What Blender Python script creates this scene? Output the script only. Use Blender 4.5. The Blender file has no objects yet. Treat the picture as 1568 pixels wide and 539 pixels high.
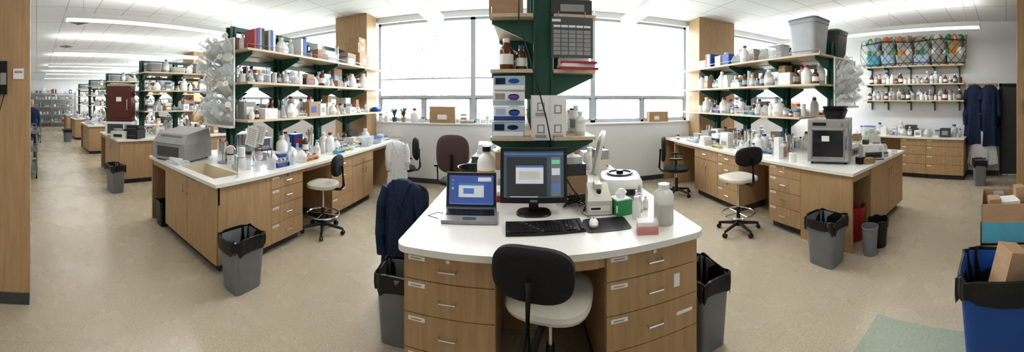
import bpy, math, random
from math import sin, cos, pi, radians, atan2
from mathutils import Matrix, Vector
S=bpy.context.scene
# ------------------------------------------------------------------ materials
MATS={}
def M(name,col,rough=.5,metal=0.,noise=.06,scale=6.,stretch=(1,1,1),alpha=1.,trans=0.,emit=0.,bump=0.,spec=.5,col2=None,ecol=None,detail=4):
    if name in MATS: return MATS[name]
    m=bpy.data.materials.new(name); m.use_nodes=True; nt=m.node_tree; N=nt.nodes; L=nt.links
    p=N['Principled BSDF']
    tc=N.new('ShaderNodeTexCoord'); mp=N.new('ShaderNodeMapping'); mp.inputs['Scale'].default_value=stretch
    nz=N.new('ShaderNodeTexNoise'); nz.inputs['Scale'].default_value=scale; nz.inputs['Detail'].default_value=detail
    L.new(tc.outputs['Object'],mp.inputs['Vector']); L.new(mp.outputs['Vector'],nz.inputs['Vector'])
    r=N.new('ShaderNodeValToRGB'); r.color_ramp.elements[0].position=.32; r.color_ramp.elements[1].position=.68
    c2=col2 or tuple(max(0,c*(1-noise*2)) for c in col)
    r.color_ramp.elements[0].color=(*c2,1); r.color_ramp.elements[1].color=(*col,1)
    L.new(nz.outputs['Fac'],r.inputs['Fac']); L.new(r.outputs['Color'],p.inputs['Base Color'])
    p.inputs['Roughness'].default_value=rough; p.inputs['Metallic'].default_value=metal
    p.inputs['Alpha'].default_value=alpha; p.inputs['Transmission Weight'].default_value=trans
    p.inputs['Specular IOR Level'].default_value=spec
    if emit:
        p.inputs['Emission Color'].default_value=(*(ecol or col),1); p.inputs['Emission Strength'].default_value=emit
    if bump:
        bp=N.new('ShaderNodeBump'); bp.inputs['Strength'].default_value=bump; bp.inputs['Distance'].default_value=.01
        L.new(nz.outputs['Fac'],bp.inputs['Height']); L.new(bp.outputs['Normal'],p.inputs['Normal'])
    MATS[name]=m; return m
def thin(name,col,opac,rough=.1,gloss=.25):
    """thin-walled glass / plastic: see-through, passes scattered light, glossy skin"""
    m=bpy.data.materials.new(name); m.use_nodes=True; nt=m.node_tree; N=nt.nodes; L=nt.links
    N.remove(N['Principled BSDF']); out=N['Material Output']
    tr=N.new('ShaderNodeBsdfTransparent'); tl=N.new('ShaderNodeBsdfTranslucent'); df=N.new('ShaderNodeBsdfDiffuse'); gl=N.new('ShaderNodeBsdfGlossy')
    nz=N.new('ShaderNodeTexNoise'); nz.inputs['Scale'].default_value=12; r=N.new('ShaderNodeValToRGB')
    r.color_ramp.elements[0].color=(*[c*.93 for c in col],1); r.color_ramp.elements[1].color=(*col,1); L.new(nz.outputs['Fac'],r.inputs['Fac'])
    L.new(r.outputs[0],tl.inputs[0]); L.new(r.outputs[0],df.inputs[0]); gl.inputs['Roughness'].default_value=rough; gl.inputs['Color'].default_value=(.95,.95,.95,1)
    a=N.new('ShaderNodeMixShader'); a.inputs[0].default_value=.5; L.new(tl.outputs[0],a.inputs[1]); L.new(df.outputs[0],a.inputs[2])
    g=N.new('ShaderNodeMixShader'); g.inputs[0].default_value=gloss; L.new(a.outputs[0],g.inputs[1]); L.new(gl.outputs[0],g.inputs[2])
    f=N.new('ShaderNodeMixShader'); f.inputs[0].default_value=opac; L.new(tr.outputs[0],f.inputs[1]); L.new(g.outputs[0],f.inputs[2])
    L.new(f.outputs[0],out.inputs['Surface']); MATS[name]=m; return m
wood=M('maple_veneer',(.49,.335,.19),.42,scale=3.5,stretch=(9,9,.8),col2=(.41,.267,.142),detail=6)
wooddk=M('maple_edge',(.34,.21,.105),.5)
shelfw=M('shelf_maple',(.66,.53,.38),.45,scale=4,stretch=(8,1,8),col2=(.58,.45,.31))
ctop=M('counter_laminate',(.80,.79,.75),.28,noise=.02,scale=60)
cream=M('sink_cream',(.74,.66,.50),.25,noise=.02)
wallp=M('wall_paint',(.79,.80,.80),.6,noise=.015,scale=3)
green=M('green_steel',(.03,.12,.085),.4,noise=.1)
black=M('black_plastic',(.012,.012,.014),.4)
blackc=M('black_fabric',(.014,.014,.017),.8,scale=200,noise=.3,bump=.3)
bag=M('black_bag',(.012,.012,.014),.28,scale=14,bump=.9)
greyp=M('grey_bin_plastic',(.22,.235,.25),.45)
dkgrey=M('dark_grey',(.07,.075,.08),.4)
greym=M('grey_instrument',(.35,.35,.33),.4)
beige=M('beige_instrument',(.66,.64,.57),.4,noise=.02)
whitep=M('white_plastic',(.82,.82,.80),.35,noise=.02)
whiter=M('white_paper',(.85,.85,.84),.7,noise=.01)
vinyl=M('cream_vinyl',(.66,.63,.55),.35,noise=.04,scale=12)
chrome=M('chrome',(.75,.75,.76),.18,1.)
steel=M('brushed_steel',(.55,.55,.55),.35,1.)
satin=M('satin_grey_panel',(.42,.43,.44),.35,.2)
glass=thin('clear_glass',(.86,.90,.93),.34,.08,.14)
clearp=thin('clear_plastic',(.88,.91,.93),.5,.25,.08)
milky=thin('milky_plastic',(.84,.84,.79),.9,.35,.08)
amber=M('amber_glass',(.15,.055,.018),.1,alpha=.92)
darkgl=M('dark_glass',(.03,.035,.04),.05,alpha=.85)
cardb=M('cardboard',(.46,.31,.19),.8,scale=5,stretch=(1,1,6))
blue=M('blue_plastic',(.02,.09,.36),.4)
navy=M('navy_cloth',(.012,.030,.085),.85,scale=30,bump=.3,noise=.25)
whitecl=M('white_cloth',(.72,.73,.75),.85,scale=30,bump=.2)
red=M('red_plastic',(.42,.03,.04),.4)
dred=M('dark_red_panel',(.11,.025,.018),.35)
orange=M('orange_plastic',(.70,.25,.06),.4)
yellow=M('yellow_plastic',(.70,.6,.22),.45)
pinkp=M('pink_plastic',(.72,.32,.30),.35,alpha=.85)
greenp=M('green_plastic',(.05,.32,.14),.45)
cyan=M('cyan_plastic',(.12,.42,.55),.45)
ltblue=M('light_blue_card',(.42,.56,.68),.6)
purple=M('purple_plastic',(.16,.09,.3),.45)
brownc=M('brown_fabric',(.13,.085,.08),.85,scale=150,noise=.2)
lam=M('lamp_diffuser',(1,1,1),.5,emit=4.0,noise=0)
rubber=M('rubber_base',(.06,.06,.062),.6)
CAPS=[blue,orange,red,whitep,whitep,black,whitep,blue,whitep,ltblue]
# ------------------------------------------------------------------ mesh builder
def TR(x,y,z,rz=0,rx=0,ry=0):
    return Matrix.Translation((x,y,z))@Matrix.Rotation(rz,4,'Z')@Matrix.Rotation(ry,4,'Y')@Matrix.Rotation(rx,4,'X')
class B:
    def __init__(s): s.v=[];s.f=[];s.m=[];s.mats=[];s.T=Matrix()
    def _m(s,mat):
        if mat not in s.mats: s.mats.append(mat)
        return s.mats.index(mat)
    def add(s,vs,fs,mat,L=None):
        T=s.T@L if L is not None else s.T; o=len(s.v); k=s._m(mat)
        s.v.extend([tuple(T@Vector(v)) for v in vs])
        for f in fs: s.f.append([i+o for i in f]); s.m.append(k)
    def box(s,x0,x1,y0,y1,z0,z1,mat,L=None):
        if x0>x1:x0,x1=x1,x0
        if y0>y1:y0,y1=y1,y0
        vs=[(x0,y0,z0),(x1,y0,z0),(x1,y1,z0),(x0,y1,z0),(x0,y0,z1),(x1,y0,z1),(x1,y1,z1),(x0,y1,z1)]
        s.add(vs,[(0,3,2,1),(4,5,6,7),(0,1,5,4),(1,2,6,5),(2,3,7,6),(3,0,4,7)],mat,L)
    def bx(s,cx,cy,z0,sx,sy,sz,mat,rz=0,L=None):
        K=TR(cx,cy,z0,rz)
        if L is not None: K=L@K
        s.box(-sx/2,sx/2,-sy/2,sy/2,0,sz,mat,K)
    def loft(s,rings,mat,cap0=True,cap1=True,L=None):
        n=len(rings[0]); vs=[p for r in rings for p in r]; fs=[]
        for i in range(len(rings)-1):
            for j in range(n):
                a=i*n+j;b_=i*n+(j+1)%n; fs.append((a,b_,b_+n,a+n))
        if cap0: fs.append(tuple(range(n-1,-1,-1)))
        if cap1: fs.append(tuple((len(rings)-1)*n+j for j in range(n)))
        s.add(vs,fs,mat,L)
    def lathe(s,x,y,z,prof,mat,seg=12,L=None,cap0=True,cap1=True):
        K=TR(x,y,z)
        if L is not None: K=L@K
        s.loft([[(max(r,.0004)*cos(2*pi*j/seg),max(r,.0004)*sin(2*pi*j/seg),h) for j in range(seg)] for r,h in prof],mat,cap0,cap1,K)
    def cyl(s,x,y,z,r,h,mat,seg=12,L=None,r2=None):
        s.lathe(x,y,z,[(r,0),(r if r2 is None else r2,h)],mat,seg,L)
    def sup(s,prof,mat,n=3.,seg=28,L=None,fn=None,cap0=True,cap1=True):
        R=[]
        for (z,a,b_) in prof:
            r=[]
            for j in range(seg):
                t=2*pi*j/seg; c,d=cos(t),sin(t)
                x=a*math.copysign(abs(c)**(2/n),c); y=b_*math.copysign(abs(d)**(2/n),d)
                p=(x,y,z)
                if fn: p=fn(p,t)
                r.append(p)
            R.append(r)
        s.loft(R,mat,cap0,cap1,L)
    def tube(s,pts,r,mat,seg=6,L=None,r2=None):
        pts=[Vector(p) for p in pts]; R=[]; n=len(pts)
        for i,p in enumerate(pts):
            d=(pts[min(i+1,n-1)]-pts[max(i-1,0)]).normalized()
            u=d.cross(Vector((0,0,1)));
            if u.length<.05: u=d.cross(Vector((1,0,0)))
            u.normalize(); w=d.cross(u)
            rr=r if r2 is None else r+(r2-r)*i/(n-1)
            R.append([tuple(p+u*rr*cos(2*pi*j/seg)+w*rr*sin(2*pi*j/seg)) for j in range(seg)])
        s.loft(R,mat,True,True,L)
    def ring(s,x,y,z,R,r,mat,seg=28,L=None,sx=1,sy=1):
        rs=[]
        for i in range(seg+1):
            t=2*pi*i/seg
            rs.append([((R+r*cos(q))*cos(t)*sx+x,(R+r*cos(q))*sin(t)*sy+y,z+r*sin(q)) for q in [2*pi*k/6 for k in range(6)]])
        s.loft(rs,mat,False,False,L)
    def done(s,name,x=0,y=0,z=0,rz=0,bev=0,sharp=38):
        me=bpy.data.meshes.new(name); me.from_pydata(s.v,[],s.f)
        for m in s.mats: me.materials.append(m)
        me.polygons.foreach_set('material_index',s.m); me.polygons.foreach_set('use_smooth',[True]*len(s.f))
        me.update()
        import bmesh
        bm=bmesh.new(); bm.from_mesh(me); bmesh.ops.recalc_face_normals(bm,faces=bm.faces); bm.to_mesh(me); bm.free()
        me.set_sharp_from_angle(angle=radians(sharp))
        o=bpy.data.objects.new(name,me); S.collection.objects.link(o); o.location=(x,y,z); o.rotation_euler=(0,0,rz)
        if bev:
            q=o.modifiers.new('bevel','BEVEL'); q.width=bev; q.segments=2; q.limit_method='ANGLE'; q.angle_limit=radians(40)
        return o
def dup(o,name,dx=0,dy=0):
    c=o.copy(); c.name=name; S.collection.objects.link(c); c.location=(o.location.x+dx,o.location.y+dy,o.location.z); return c
# ------------------------------------------------------------------ room shell
def floor_mat():
    m=bpy.data.materials.new('linoleum'); m.use_nodes=True; nt=m.node_tree; N=nt.nodes; L=nt.links; p=N['Principled BSDF']
    tc=N.new('ShaderNodeTexCoord')
    def nz(s,d,lo,hi,c0,c1):
        n=N.new('ShaderNodeTexNoise'); n.inputs['Scale'].default_value=s; n.inputs['Detail'].default_value=d; L.new(tc.outputs['Object'],n.inputs['Vector'])
        r=N.new('ShaderNodeValToRGB'); r.color_ramp.elements[0].position=lo; r.color_ramp.elements[1].position=hi
        r.color_ramp.elements[0].color=(*c0,1); r.color_ramp.elements[1].color=(*c1,1); L.new(n.outputs['Fac'],r.inputs['Fac']); return r,n
    a,_=nz(.9,4,.25,.75,(.465,.405,.31),(.505,.445,.35)); b_,_=nz(55,6,.35,.65,(.90,.89,.87),(1.03,1.03,1.03)); c,_=nz(5,12,.70,.80,(1,1,1),(.74,.66,.5))
    br=N.new('ShaderNodeTexBrick'); br.offset=0; br.inputs['Scale'].default_value=1; br.inputs['Brick Width'].default_value=1.83; br.inputs['Row Height'].default_value=1.83
    br.inputs['Mortar Size'].default_value=.002; br.inputs['Color1'].default_value=(1,1,1,1); br.inputs['Color2'].default_value=(.985,.985,.985,1); br.inputs['Mortar'].default_value=(.86,.84,.81,1)
    mp=N.new('ShaderNodeMapping'); mp.inputs['Location'].default_value=(.4,.3,0); L.new(tc.outputs['Object'],mp.inputs['Vector']); L.new(mp.outputs['Vector'],br.inputs['Vector'])
    last=a
    for q in (b_,c,br):
        x=N.new('ShaderNodeMix'); x.data_type='RGBA'; x.blend_type='MULTIPLY'; x.inputs[0].default_value=1
        L.new(last.outputs[0] if last.bl_idname!='ShaderNodeMix' else last.outputs[2],x.inputs[6]); L.new(q.outputs[0],x.inputs[7]); last=x
    L.new(last.outputs[2],p.inputs['Base Color'])
    rr,_=nz(3,3,.3,.7,(.20,.20,.20),(.32,.32,.32)); L.new(rr.outputs[0],p.inputs['Roughness']); return m
def ceil_mat():
    m=bpy.data.materials.new('ceiling_tile'); m.use_nodes=True; nt=m.node_tree; N=nt.nodes; L=nt.links; p=N['Principled BSDF']
    tc=N.new('ShaderNodeTexCoord'); br=N.new('ShaderNodeTexBrick'); br.offset=0; br.inputs['Scale'].default_value=1
    br.inputs['Brick Width'].default_value=1.22; br.inputs['Row Height'].default_value=.61; br.inputs['Mortar Size'].default_value=.012
    br.inputs['Color1'].default_value=(.84,.85,.86,1); br.inputs['Color2'].default_value=(.82,.83,.84,1); br.inputs['Mortar'].default_value=(.56,.58,.60,1)
    L.new(tc.outputs['Object'],br.inputs['Vector']); L.new(br.outputs['Color'],p.inputs['Base Color']); p.inputs['Roughness'].default_value=.8; return m
ZC=3.6; XL,XR=-21.,7.25; YW=6.2
b=B(); b.box(XL,XR+.3,-2.8,6.6,-.1,0,floor_mat()); b.done('floor')
b=B(); b.box(XL,XR+.3,-2.8,6.7,ZC,ZC+.1,ceil_mat()); b.done('ceiling')
b=B(); b.box(XL,XR+.2,YW,YW+.35,0,1.24,wallp); b.box(XL,XR+.2,YW+.05,YW+.35,3.48,ZC,wallp)
BAYS=[(-20.5,-11.2),(-10.3,-3.95),(-3.15,3.74),(4.75,7.1)]
for x0,x1 in ((-21,-20.5),(-11.2,-10.3),(-3.95,-3.15),(3.74,4.75),(7.1,7.45)): b.box(x0,x1,YW,YW+.35,1.24,3.5,wallp)
b.done('wall_window_side')
b=B(); b.box(XL,XR,YW-.03,YW+.2,1.241,1.275,whitep); b.done('trim_window_sill',bev=.004)
frame=M('window_frame_aluminium',(.48,.52,.56),.4)
wi=0
def window(x0,x1,bar=False):
    global wi; wi+=1
    b=B(); y0,y1=YW+.15,YW+.21; t=.05
    b.box(x0,x0+t,y0,y1,1.275,3.48,frame); b.box(x1-t,x1,y0,y1,1.275,3.48,frame)
    for z in (1.275,3.43): b.box(x0,x1,y0,y1,z,z+t,frame)
    b.box(x0,x1,y0-.01,y1,1.79,1.85,frame)
    if bar: b.box(x0,x1,y0+.01,y1-.02,2.2,2.23,frame)
    xm=(x0+x1)/2; b.box(xm-.03,xm+.03,y0,y1,1.275,1.8,frame)
    for a,c in ((x0+.05,xm-.03),(xm+.03,x1-.05)):
        b.box(a,c,y0+.01,y1-.01,1.325,1.35,frame); b.box(a,c,y0+.01,y1-.01,1.765,1.79,frame)
        b.box(a,a+.03,y0+.01,y1-.01,1.33,1.79,frame); b.box(c-.03,c,y0+.01,y1-.01,1.33,1.79,frame)
    b.done('window_%d'%wi)
for a,c in ((-3.15,-1.0),(-1.0,1.5),(1.5,3.74),(4.75,7.1),(-6.1,-3.95),(-8.2,-6.1),(-10.3,-8.2),(-13.5,-11.2),(-15.8,-13.5),(-18.1,-15.8),(-20.5,-18.1)): window(a,c,a<-.5)
for i,(x0,x1) in enumerate(((-3.95,-3.15),(3.74,4.75),(-11.2,-10.3))):
    b=B(); b.box(x0,x1,5.75,YW,0,ZC,wood); b.box(x0-.005,x1+.005,5.74,YW,0,.1,dkgrey); b.done('trim_wood_column_%d'%(i+1),bev=.004)
b=B(); b.box(XR,XR+.2,.16,6.5,0,ZC,wallp); b.done('wall_right')
b=B(); b.box(XR,XR+.2,-.84,.16,2.14,ZC,wallp); b.done('wall_right_over_door')
b=B(); b.box(XR,XR+.2,-2.6,-.84,0,ZC,wallp); b.done('wall_right_rear')
b=B(); b.box(XR+.03,XR+.08,-.79,.11,.005,2.1,dkgrey); b.box(XR-.02,XR+.1,.10,.159,0,2.14,black); b.box(XR-.02,XR+.1,-.839,-.78,0,2.14,black); b.box(XR-.02,XR+.1,-.839,.159,2.08,2.139,black)
b.cyl(0,0,0,.03,.02,steel,L=TR(XR+.03,-.7,1.0,0,0,-pi/2)); b.tube([(XR-.02,-.7,1.0),(XR-.02,-.58,1.0)],.01,steel); b.done('door_1')
b=B(); b.box(XL,-2.9,-.9,-.75,0,ZC,wallp); b.done('wall_corridor_side')
b=B(); b.box(XL-.2,XL,-2.6,6.5,0,ZC,wallp); b.done('wall_left')
b=B(); b.box(-2.9,-2.64,-2.6,-.055,.1,ZC,wood); b.box(-2.895,-2.635,-2.6,-.06,0,.1,dkgrey); b.done('wall_wood_pier_left',bev=.003)
b=B(); b.box(5.6,5.9,-2.6,-.2,.1,ZC,wood); b.box(5.59,5.9,-2.6,-.21,0,.1,dkgrey); b.done('wall_wood_pier_right',bev=.003)
b=B(); b.box(XL,XR+.2,-2.8,-2.6,0,ZC,wallp); b.done('wall_back')
b=B(); b.box(-3.1,3.7,YW-.012,YW,0,.1,dkgrey); b.done('baseboard_window_side')
b=B(); b.box(XR-.012,XR,.17,6.2,0,.1,dkgrey); b.done('baseboard_right')
gt=M('green_floor_tile',(.33,.39,.30),.3,scale=40,noise=.08)
b=B(); b.box(1.0,2.31,-.6,1.02,0,.002,gt); b.done('floor_green_inlay')
b=B(); b.box(4.7,5.1,.1,.42,0,.002,gt); b.done('floor_green_inlay_small')
# ------------------------------------------------------------------ pendant lights and ceiling parts
def pendant(x,y0,y1):
    b=B(); z=3.12
    b.box(x-.13,x+.13,y0,y1,z+.03,z+.07,whitep); b.box(x-.14,x-.12,y0,y1,z-.01,z+.07,whitep); b.box(x+.12,x+.14,y0,y1,z-.01,z+.07,whitep)
    b.box(x-.12,x+.12,y0+.01,y1-.01,z,z+.03,lam)
    b.box(x-.14,x+.14,y0-.02,y0,z-.01,z+.08,whitep); b.box(x-.14,x+.14,y1,y1+.02,z-.01,z+.08,whitep)
    k=y0+.3
    while k<y1: b.tube([(x,k,z+.07),(x,k,ZC)],.006,steel); k+=1.5
    b.done('pendant_light')
    for nm,zz,rx,e in (('down',z-.02,0,22),('up',z+.1,pi,15)):
        l=bpy.data.lights.new('pendant_lamp_'+nm,'AREA'); l.shape='RECTANGLE'; l.size=.2; l.size_y=y1-y0-.1; l.energy=e*(y1-y0)/4; l.color=(1,.975,.93)
        o=bpy.data.objects.new('pendant_lamp_'+nm,l); S.collection.objects.link(o); o.location=(x,(y0+y1)/2,zz); o.rotation_euler=(rx,0,0)
for x in (-1.45,1.85,-5.2,5.75,-8.9,-12.5,-16.2,-19.5): pendant(x,.5,5.1)
pendant(1.85,-2.3,-.9)
for i,(x,y) in enumerate(((-7.2,1.0),(-4.2,3.3),(-10.5,1.0))):
    b=B(); b.box(x-.3,x+.3,y-.3,y+.3,ZC-.015,ZC,whitep)
    for k in range(5): b.ring(x,y,ZC-.02,.04+.05*k,.008,greyp,seg=4)
    b.done('ceiling_vent')
# ------------------------------------------------------------------ casework
def handle(b,x,z,vert=False,w=.05):
    p=[(-w,0),(-w*.92,-.028),(w*.92,-.028),(w,0)]
    if vert: b.tube([(x,q,z+a) for a,q in p],.0055,chrome,seg=6)
    else: b.tube([(x+a,q,z) for a,q in p],.0055,chrome,seg=6)
def cabinet(b,w,kind,d=.6,T=None,zt=.885,carcass=True,labels=True):
    b.T=T if T is not None else Matrix()
    if carcass:
        b.box(0,w,.021,d,.1,zt,wood)
        b.box(.01,w-.01,.08,d,0,.1,rubber)
    g=.004
    if kind=='d4':
        for i,(z0,z1) in enumerate(((.725,.875),(.53,.72),(.325,.525),(.105,.32))):
            b.box(g,w-g,0,.018,z0,z1,wood); handle(b,w/2,(z0+z1)/2)
            if labels: b.box(.03,.13,-.002,0,z1-.042,z1-.018,whiter); b.box(.045,.11,-.003,-.002,z1-.034,z1-.027,greym)
            b.box(0,w,.019,.0215,z1,z1+.006,wooddk)
        b.cyl(0,0,0,.012,.004,chrome,L=TR(w/2,0,.85,0,pi/2))
    elif kind=='door2':
        for k in (0,1):
            b.box(k*w/2+g,(k+1)*w/2-g,0,.018,.105,.875,wood); handle(b,w/2+(-.05 if k==0 else .05),.72,True)
        b.box(w/2-.004,w/2+.004,.018,.0215,.105,.875,wooddk)
    elif kind=='dd':
        for k in (0,1):
            b.box(k*w/2+g,(k+1)*w/2-g,0,.018,.105,.69,wood); handle(b,w/2+(-.05 if k==0 else .05),.58,True)
        b.box(w/2-.004,w/2+.004,.018,.0215,.105,.69,wooddk)
        b.box(g,w-g,0,.018,.70,.875,wood); handle(b,w/2,.79)
    b.T=Matrix()
def sides(b,cx,segs,hw=.87):
    for y0,y1,k in segs:
        if k=='knee': continue
        cabinet(b,y1-y0,k,T=TR(cx+hw,y0,0,pi/2)); cabinet(b,y1-y0,k,T=TR(cx-hw,y1,0,-pi/2))
SEG=[(2.42,2.98,'d4'),(2.98,3.62,'knee'),(3.62,4.18,'d4'),(4.18,4.9,'dd'),(4.9,5.7,'knee')]
def island(name,cx,sink=None,y0=1.65,y1=5.72,ext=()):
    b=B(); ye=y0+.03; kx=cx-.37; zt=.885
    if sink:
        b.box(kx,cx+.87,ye+.021,2.42,.1,.7,wood)
        b.box(kx,cx+.87,ye+.021,ye+.04,.7,zt,wood); b.box(cx+.85,cx+.87,ye+.02,2.42,.7,zt,wood); b.box(kx,kx+.02,ye+.02,2.42,.7,zt,wood)
    else: b.box(kx,cx+.87,ye+.021,2.42,.1,zt,wood)
    b.box(kx+.03,cx+.81,ye+.08,2.42,0,.1,rubber)
    cabinet(b,cx+.87-kx,'door2',T=TR(kx,ye,0),carcass=False)
    b.box(cx-.87,cx-.84,ye,2.42,0,zt,wood); b.box(cx-.84,kx,ye+.01,ye+.03,.80,zt,wood)
    b.box(cx-.84,kx,2.40,2.42,0,zt,wooddk)
    b.box(cx-.26,cx+.26,2.42,y1-.02,0,zt,wooddk)
    b.box(cx-.87,cx+.87,y1-.05,y1-.02,0,zt,wood)
    for xa,xb in ext: b.box(xa,xb,y1,6.16,zt,.92,ctop); b.box(xa,xb,6.12,6.15,0,zt,wood)
    sides(b,cx,SEG)
    for s in (1,-1):
        for a,c in ((2.98,3.62),(4.9,5.67)): b.box(cx+s*.86,cx+s*.84,a,c,.83,zt,wood)
    z0,z1=zt,.92; X0,X1=cx-.9,cx+.9
    if sink:
        sx0,sx1,sy0,sy1=sink
        b.box(X0,X1,y0,sy0,z0,z1,ctop); b.box(X0,X1,sy1,y1,z0,z1,ctop); b.box(X0,sx0,sy0,sy1,z0,z1,ctop); b.box(sx1,X1,sy0,sy1,z0,z1,ctop)
        t=.012; zb=.72
        b.box(sx0,sx1,sy0,sy1,zb,zb+t,cream)
        b.box(sx0,sx0+t,sy0,sy1,zb,.921,cream); b.box(sx1-t,sx1,sy0,sy1,zb,.921,cream); b.box(sx0,sx1,sy0,sy0+t,zb,.921,cream); b.box(sx0,sx1,sy1-t,sy1,zb,.921,cream)
        b.cyl((sx0+sx1)/2,(sy0+sy1)/2,zb+t,.03,.004,chrome)
        b.box(cx+.25,cx+.45,ye-.002,ye,.855,.87,greenp)
    else: b.box(X0,X1,y0,y1,z0,z1,ctop)
    return b.done(name)
i1=island('lab_island_bench',-3.42,sink=(-3.48,-2.72,1.76,2.12),ext=((-3.14,-2.52),))
i3=island('lab_island_bench',3.95,ext=((3.05,3.73),))
i2=island('lab_island_bench',-7.05)
for k in range(1,4): dup(i2,'lab_island_bench',-3.65*k)
def centre_bench():
    b=B(); zt=.885; cx=.2; ye=1.67
    for x0,x1 in ((-.67,-.14),(.47,1.07)):
        cabinet(b,x1-x0,'d4',d=.72,T=TR(x0,ye,0))
    b.box(.9,.94,ye-.002,ye,.60,.68,whiter); b.box(.92,1.03,ye-.002,ye,.42,.44,whiter)
    b.box(-.14,.47,1.69,1.705,.80,zt,wood); b.box(-.14,.47,2.36,2.38,0,zt,wooddk)
    b.box(-.10,.43,1.675,1.69,.805,.875,wood)
    b.box(cx-.26,cx+.26,2.42,6.1,0,zt,wooddk); b.box(-.67,1.07,6.1,6.14,0,zt,wood)
    sides(b,cx,[(2.42,2.98,'d4'),(4.9,5.5,'dd')])
    X0,X1,Y0,Y1=-.71,1.11,1.63,6.17; r=.07; P=[]
    for c,a0 in (((X0+r,Y0+r),180),((X1-r,Y0+r),270)):
        for k in range(7): t=radians(a0+15*k); P.append((c[0]+r*cos(t),c[1]+r*sin(t)))
    P+=[(X1,Y1),(X0,Y1)]
    b.loft([[(x,y,.882) for x,y in P],[(x,y,.92) for x,y in P]],ctop)
    return b.done('lab_desk_bench')
centre_bench()
b=B()
yy=.92
for w,k in ((.85,'d4'),(.6,'d4'),(.8,'knee'),(.9,'dd')):
    if k!='knee': cabinet(b,w,k,d=.58,T=TR(6.65,yy+w,0,-pi/2))
    yy+=w
b.box(6.62,XR-.01,.9,yy+.02,.885,.92,ctop); b.box(XR-.03,XR-.015,.9,yy,.1,.885,wood); b.done('lab_side_bench')
# ------------------------------------------------------------------ shelving racks
def gusset(b,x,y,z,s,d):
    w=.012; pts=[(0,0),(d,0),(d,-.03),(.02,-.19),(0,-.21)]
    A=[(x+s*px,y-w,z+pz) for px,pz in pts]; C=[(x+s*px,y+w,z+pz) for px,pz in pts]
    b.loft([A,C],green)
def rack(name,cx,posts,ys,y1,zs,hd,top,pw=.11,zb=.92,ext=()):
    b=B()
    for p in posts:
        b.box(cx-pw/2,cx+pw/2,p-.008,p+.008,zb,top,green); b.box(cx-pw/2,cx-pw/2+.012,p-.05,p+.05,zb,top,green); b.box(cx+pw/2-.012,cx+pw/2,p-.05,p+.05,zb,top,green)
        b.box(cx-pw/2-.02,cx+pw/2+.02,p-.06,p+.06,zb,zb+.012,green)
        for z,y0 in zip(zs,ys):
            if p<y0: continue
            for s in (1,-1): gusset(b,cx+s*pw/2,p,z-.03,s,hd-.08)
    for z,y0 in zip(zs,ys):
        for s in (1,-1): b.box(cx+s*(pw/2+.005),cx+s*hd,y0,y1,z-.028,z,shelfw)
        for xa,xb in ext: b.box(xa,xb,y1,6.15,z-.028,z,shelfw)
    if top<3.2: b.box(cx-.04,cx+.04,posts[0],posts[-1],top-.06,top,green); b.box(cx-.04,cx+.04,posts[0],posts[-1],zs[-1]-.16,zs[-1]-.10,green)
    for s in (1,-1): b.tube([(cx+s*(hd-.01),ys[-1],zs[-1]),(cx+s*(hd-.01),ys[-1],zs[-1]+.05),(cx+s*(hd-.01),y1,zs[-1]+.05),(cx+s*(hd-.01),y1,zs[-1])],.004,chrome)
    return b.done(name)
ZS=[1.5,1.98,2.4]
PS=[2.5,3.4,4.4,5.35]
rack('shelving_rack',-3.42,PS,[2.4]*3,5.73,ZS,.48,2.75,ext=((-3.14,-2.94),))
rack('shelving_rack',3.95,PS,[2.75,2.4,2.4],5.73,ZS,.48,2.62,ext=((3.47,3.73),))
r2=rack('shelving_rack',-7.05,PS,[2.4]*3,5.7,ZS,.48,2.7)
for k in range(1,4): dup(r2,'shelving_rack',-3.65*k)
rack('shelving_rack',.18,[2.6,3.5,4.5,5.5],[2.48]*3,5.8,[1.45,2.0,2.45],.43,ZC,pw=.16)
b=B()
for z in (1.75,2.14,2.57):
    b.box(6.91,XR-.03,.95,3.45,z-.03,z,shelfw)
    for y in (1.1,1.7,2.3,2.9,3.35): b.box(6.96,XR-.03,y-.01,y+.01,z-.07,z-.03,green)
for y in (1.1,1.7,2.3,2.9,3.35): b.box(XR-.03,XR-.005,y-.015,y+.015,1.5,2.8,green)
b.done('bottle_shelving')
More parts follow.
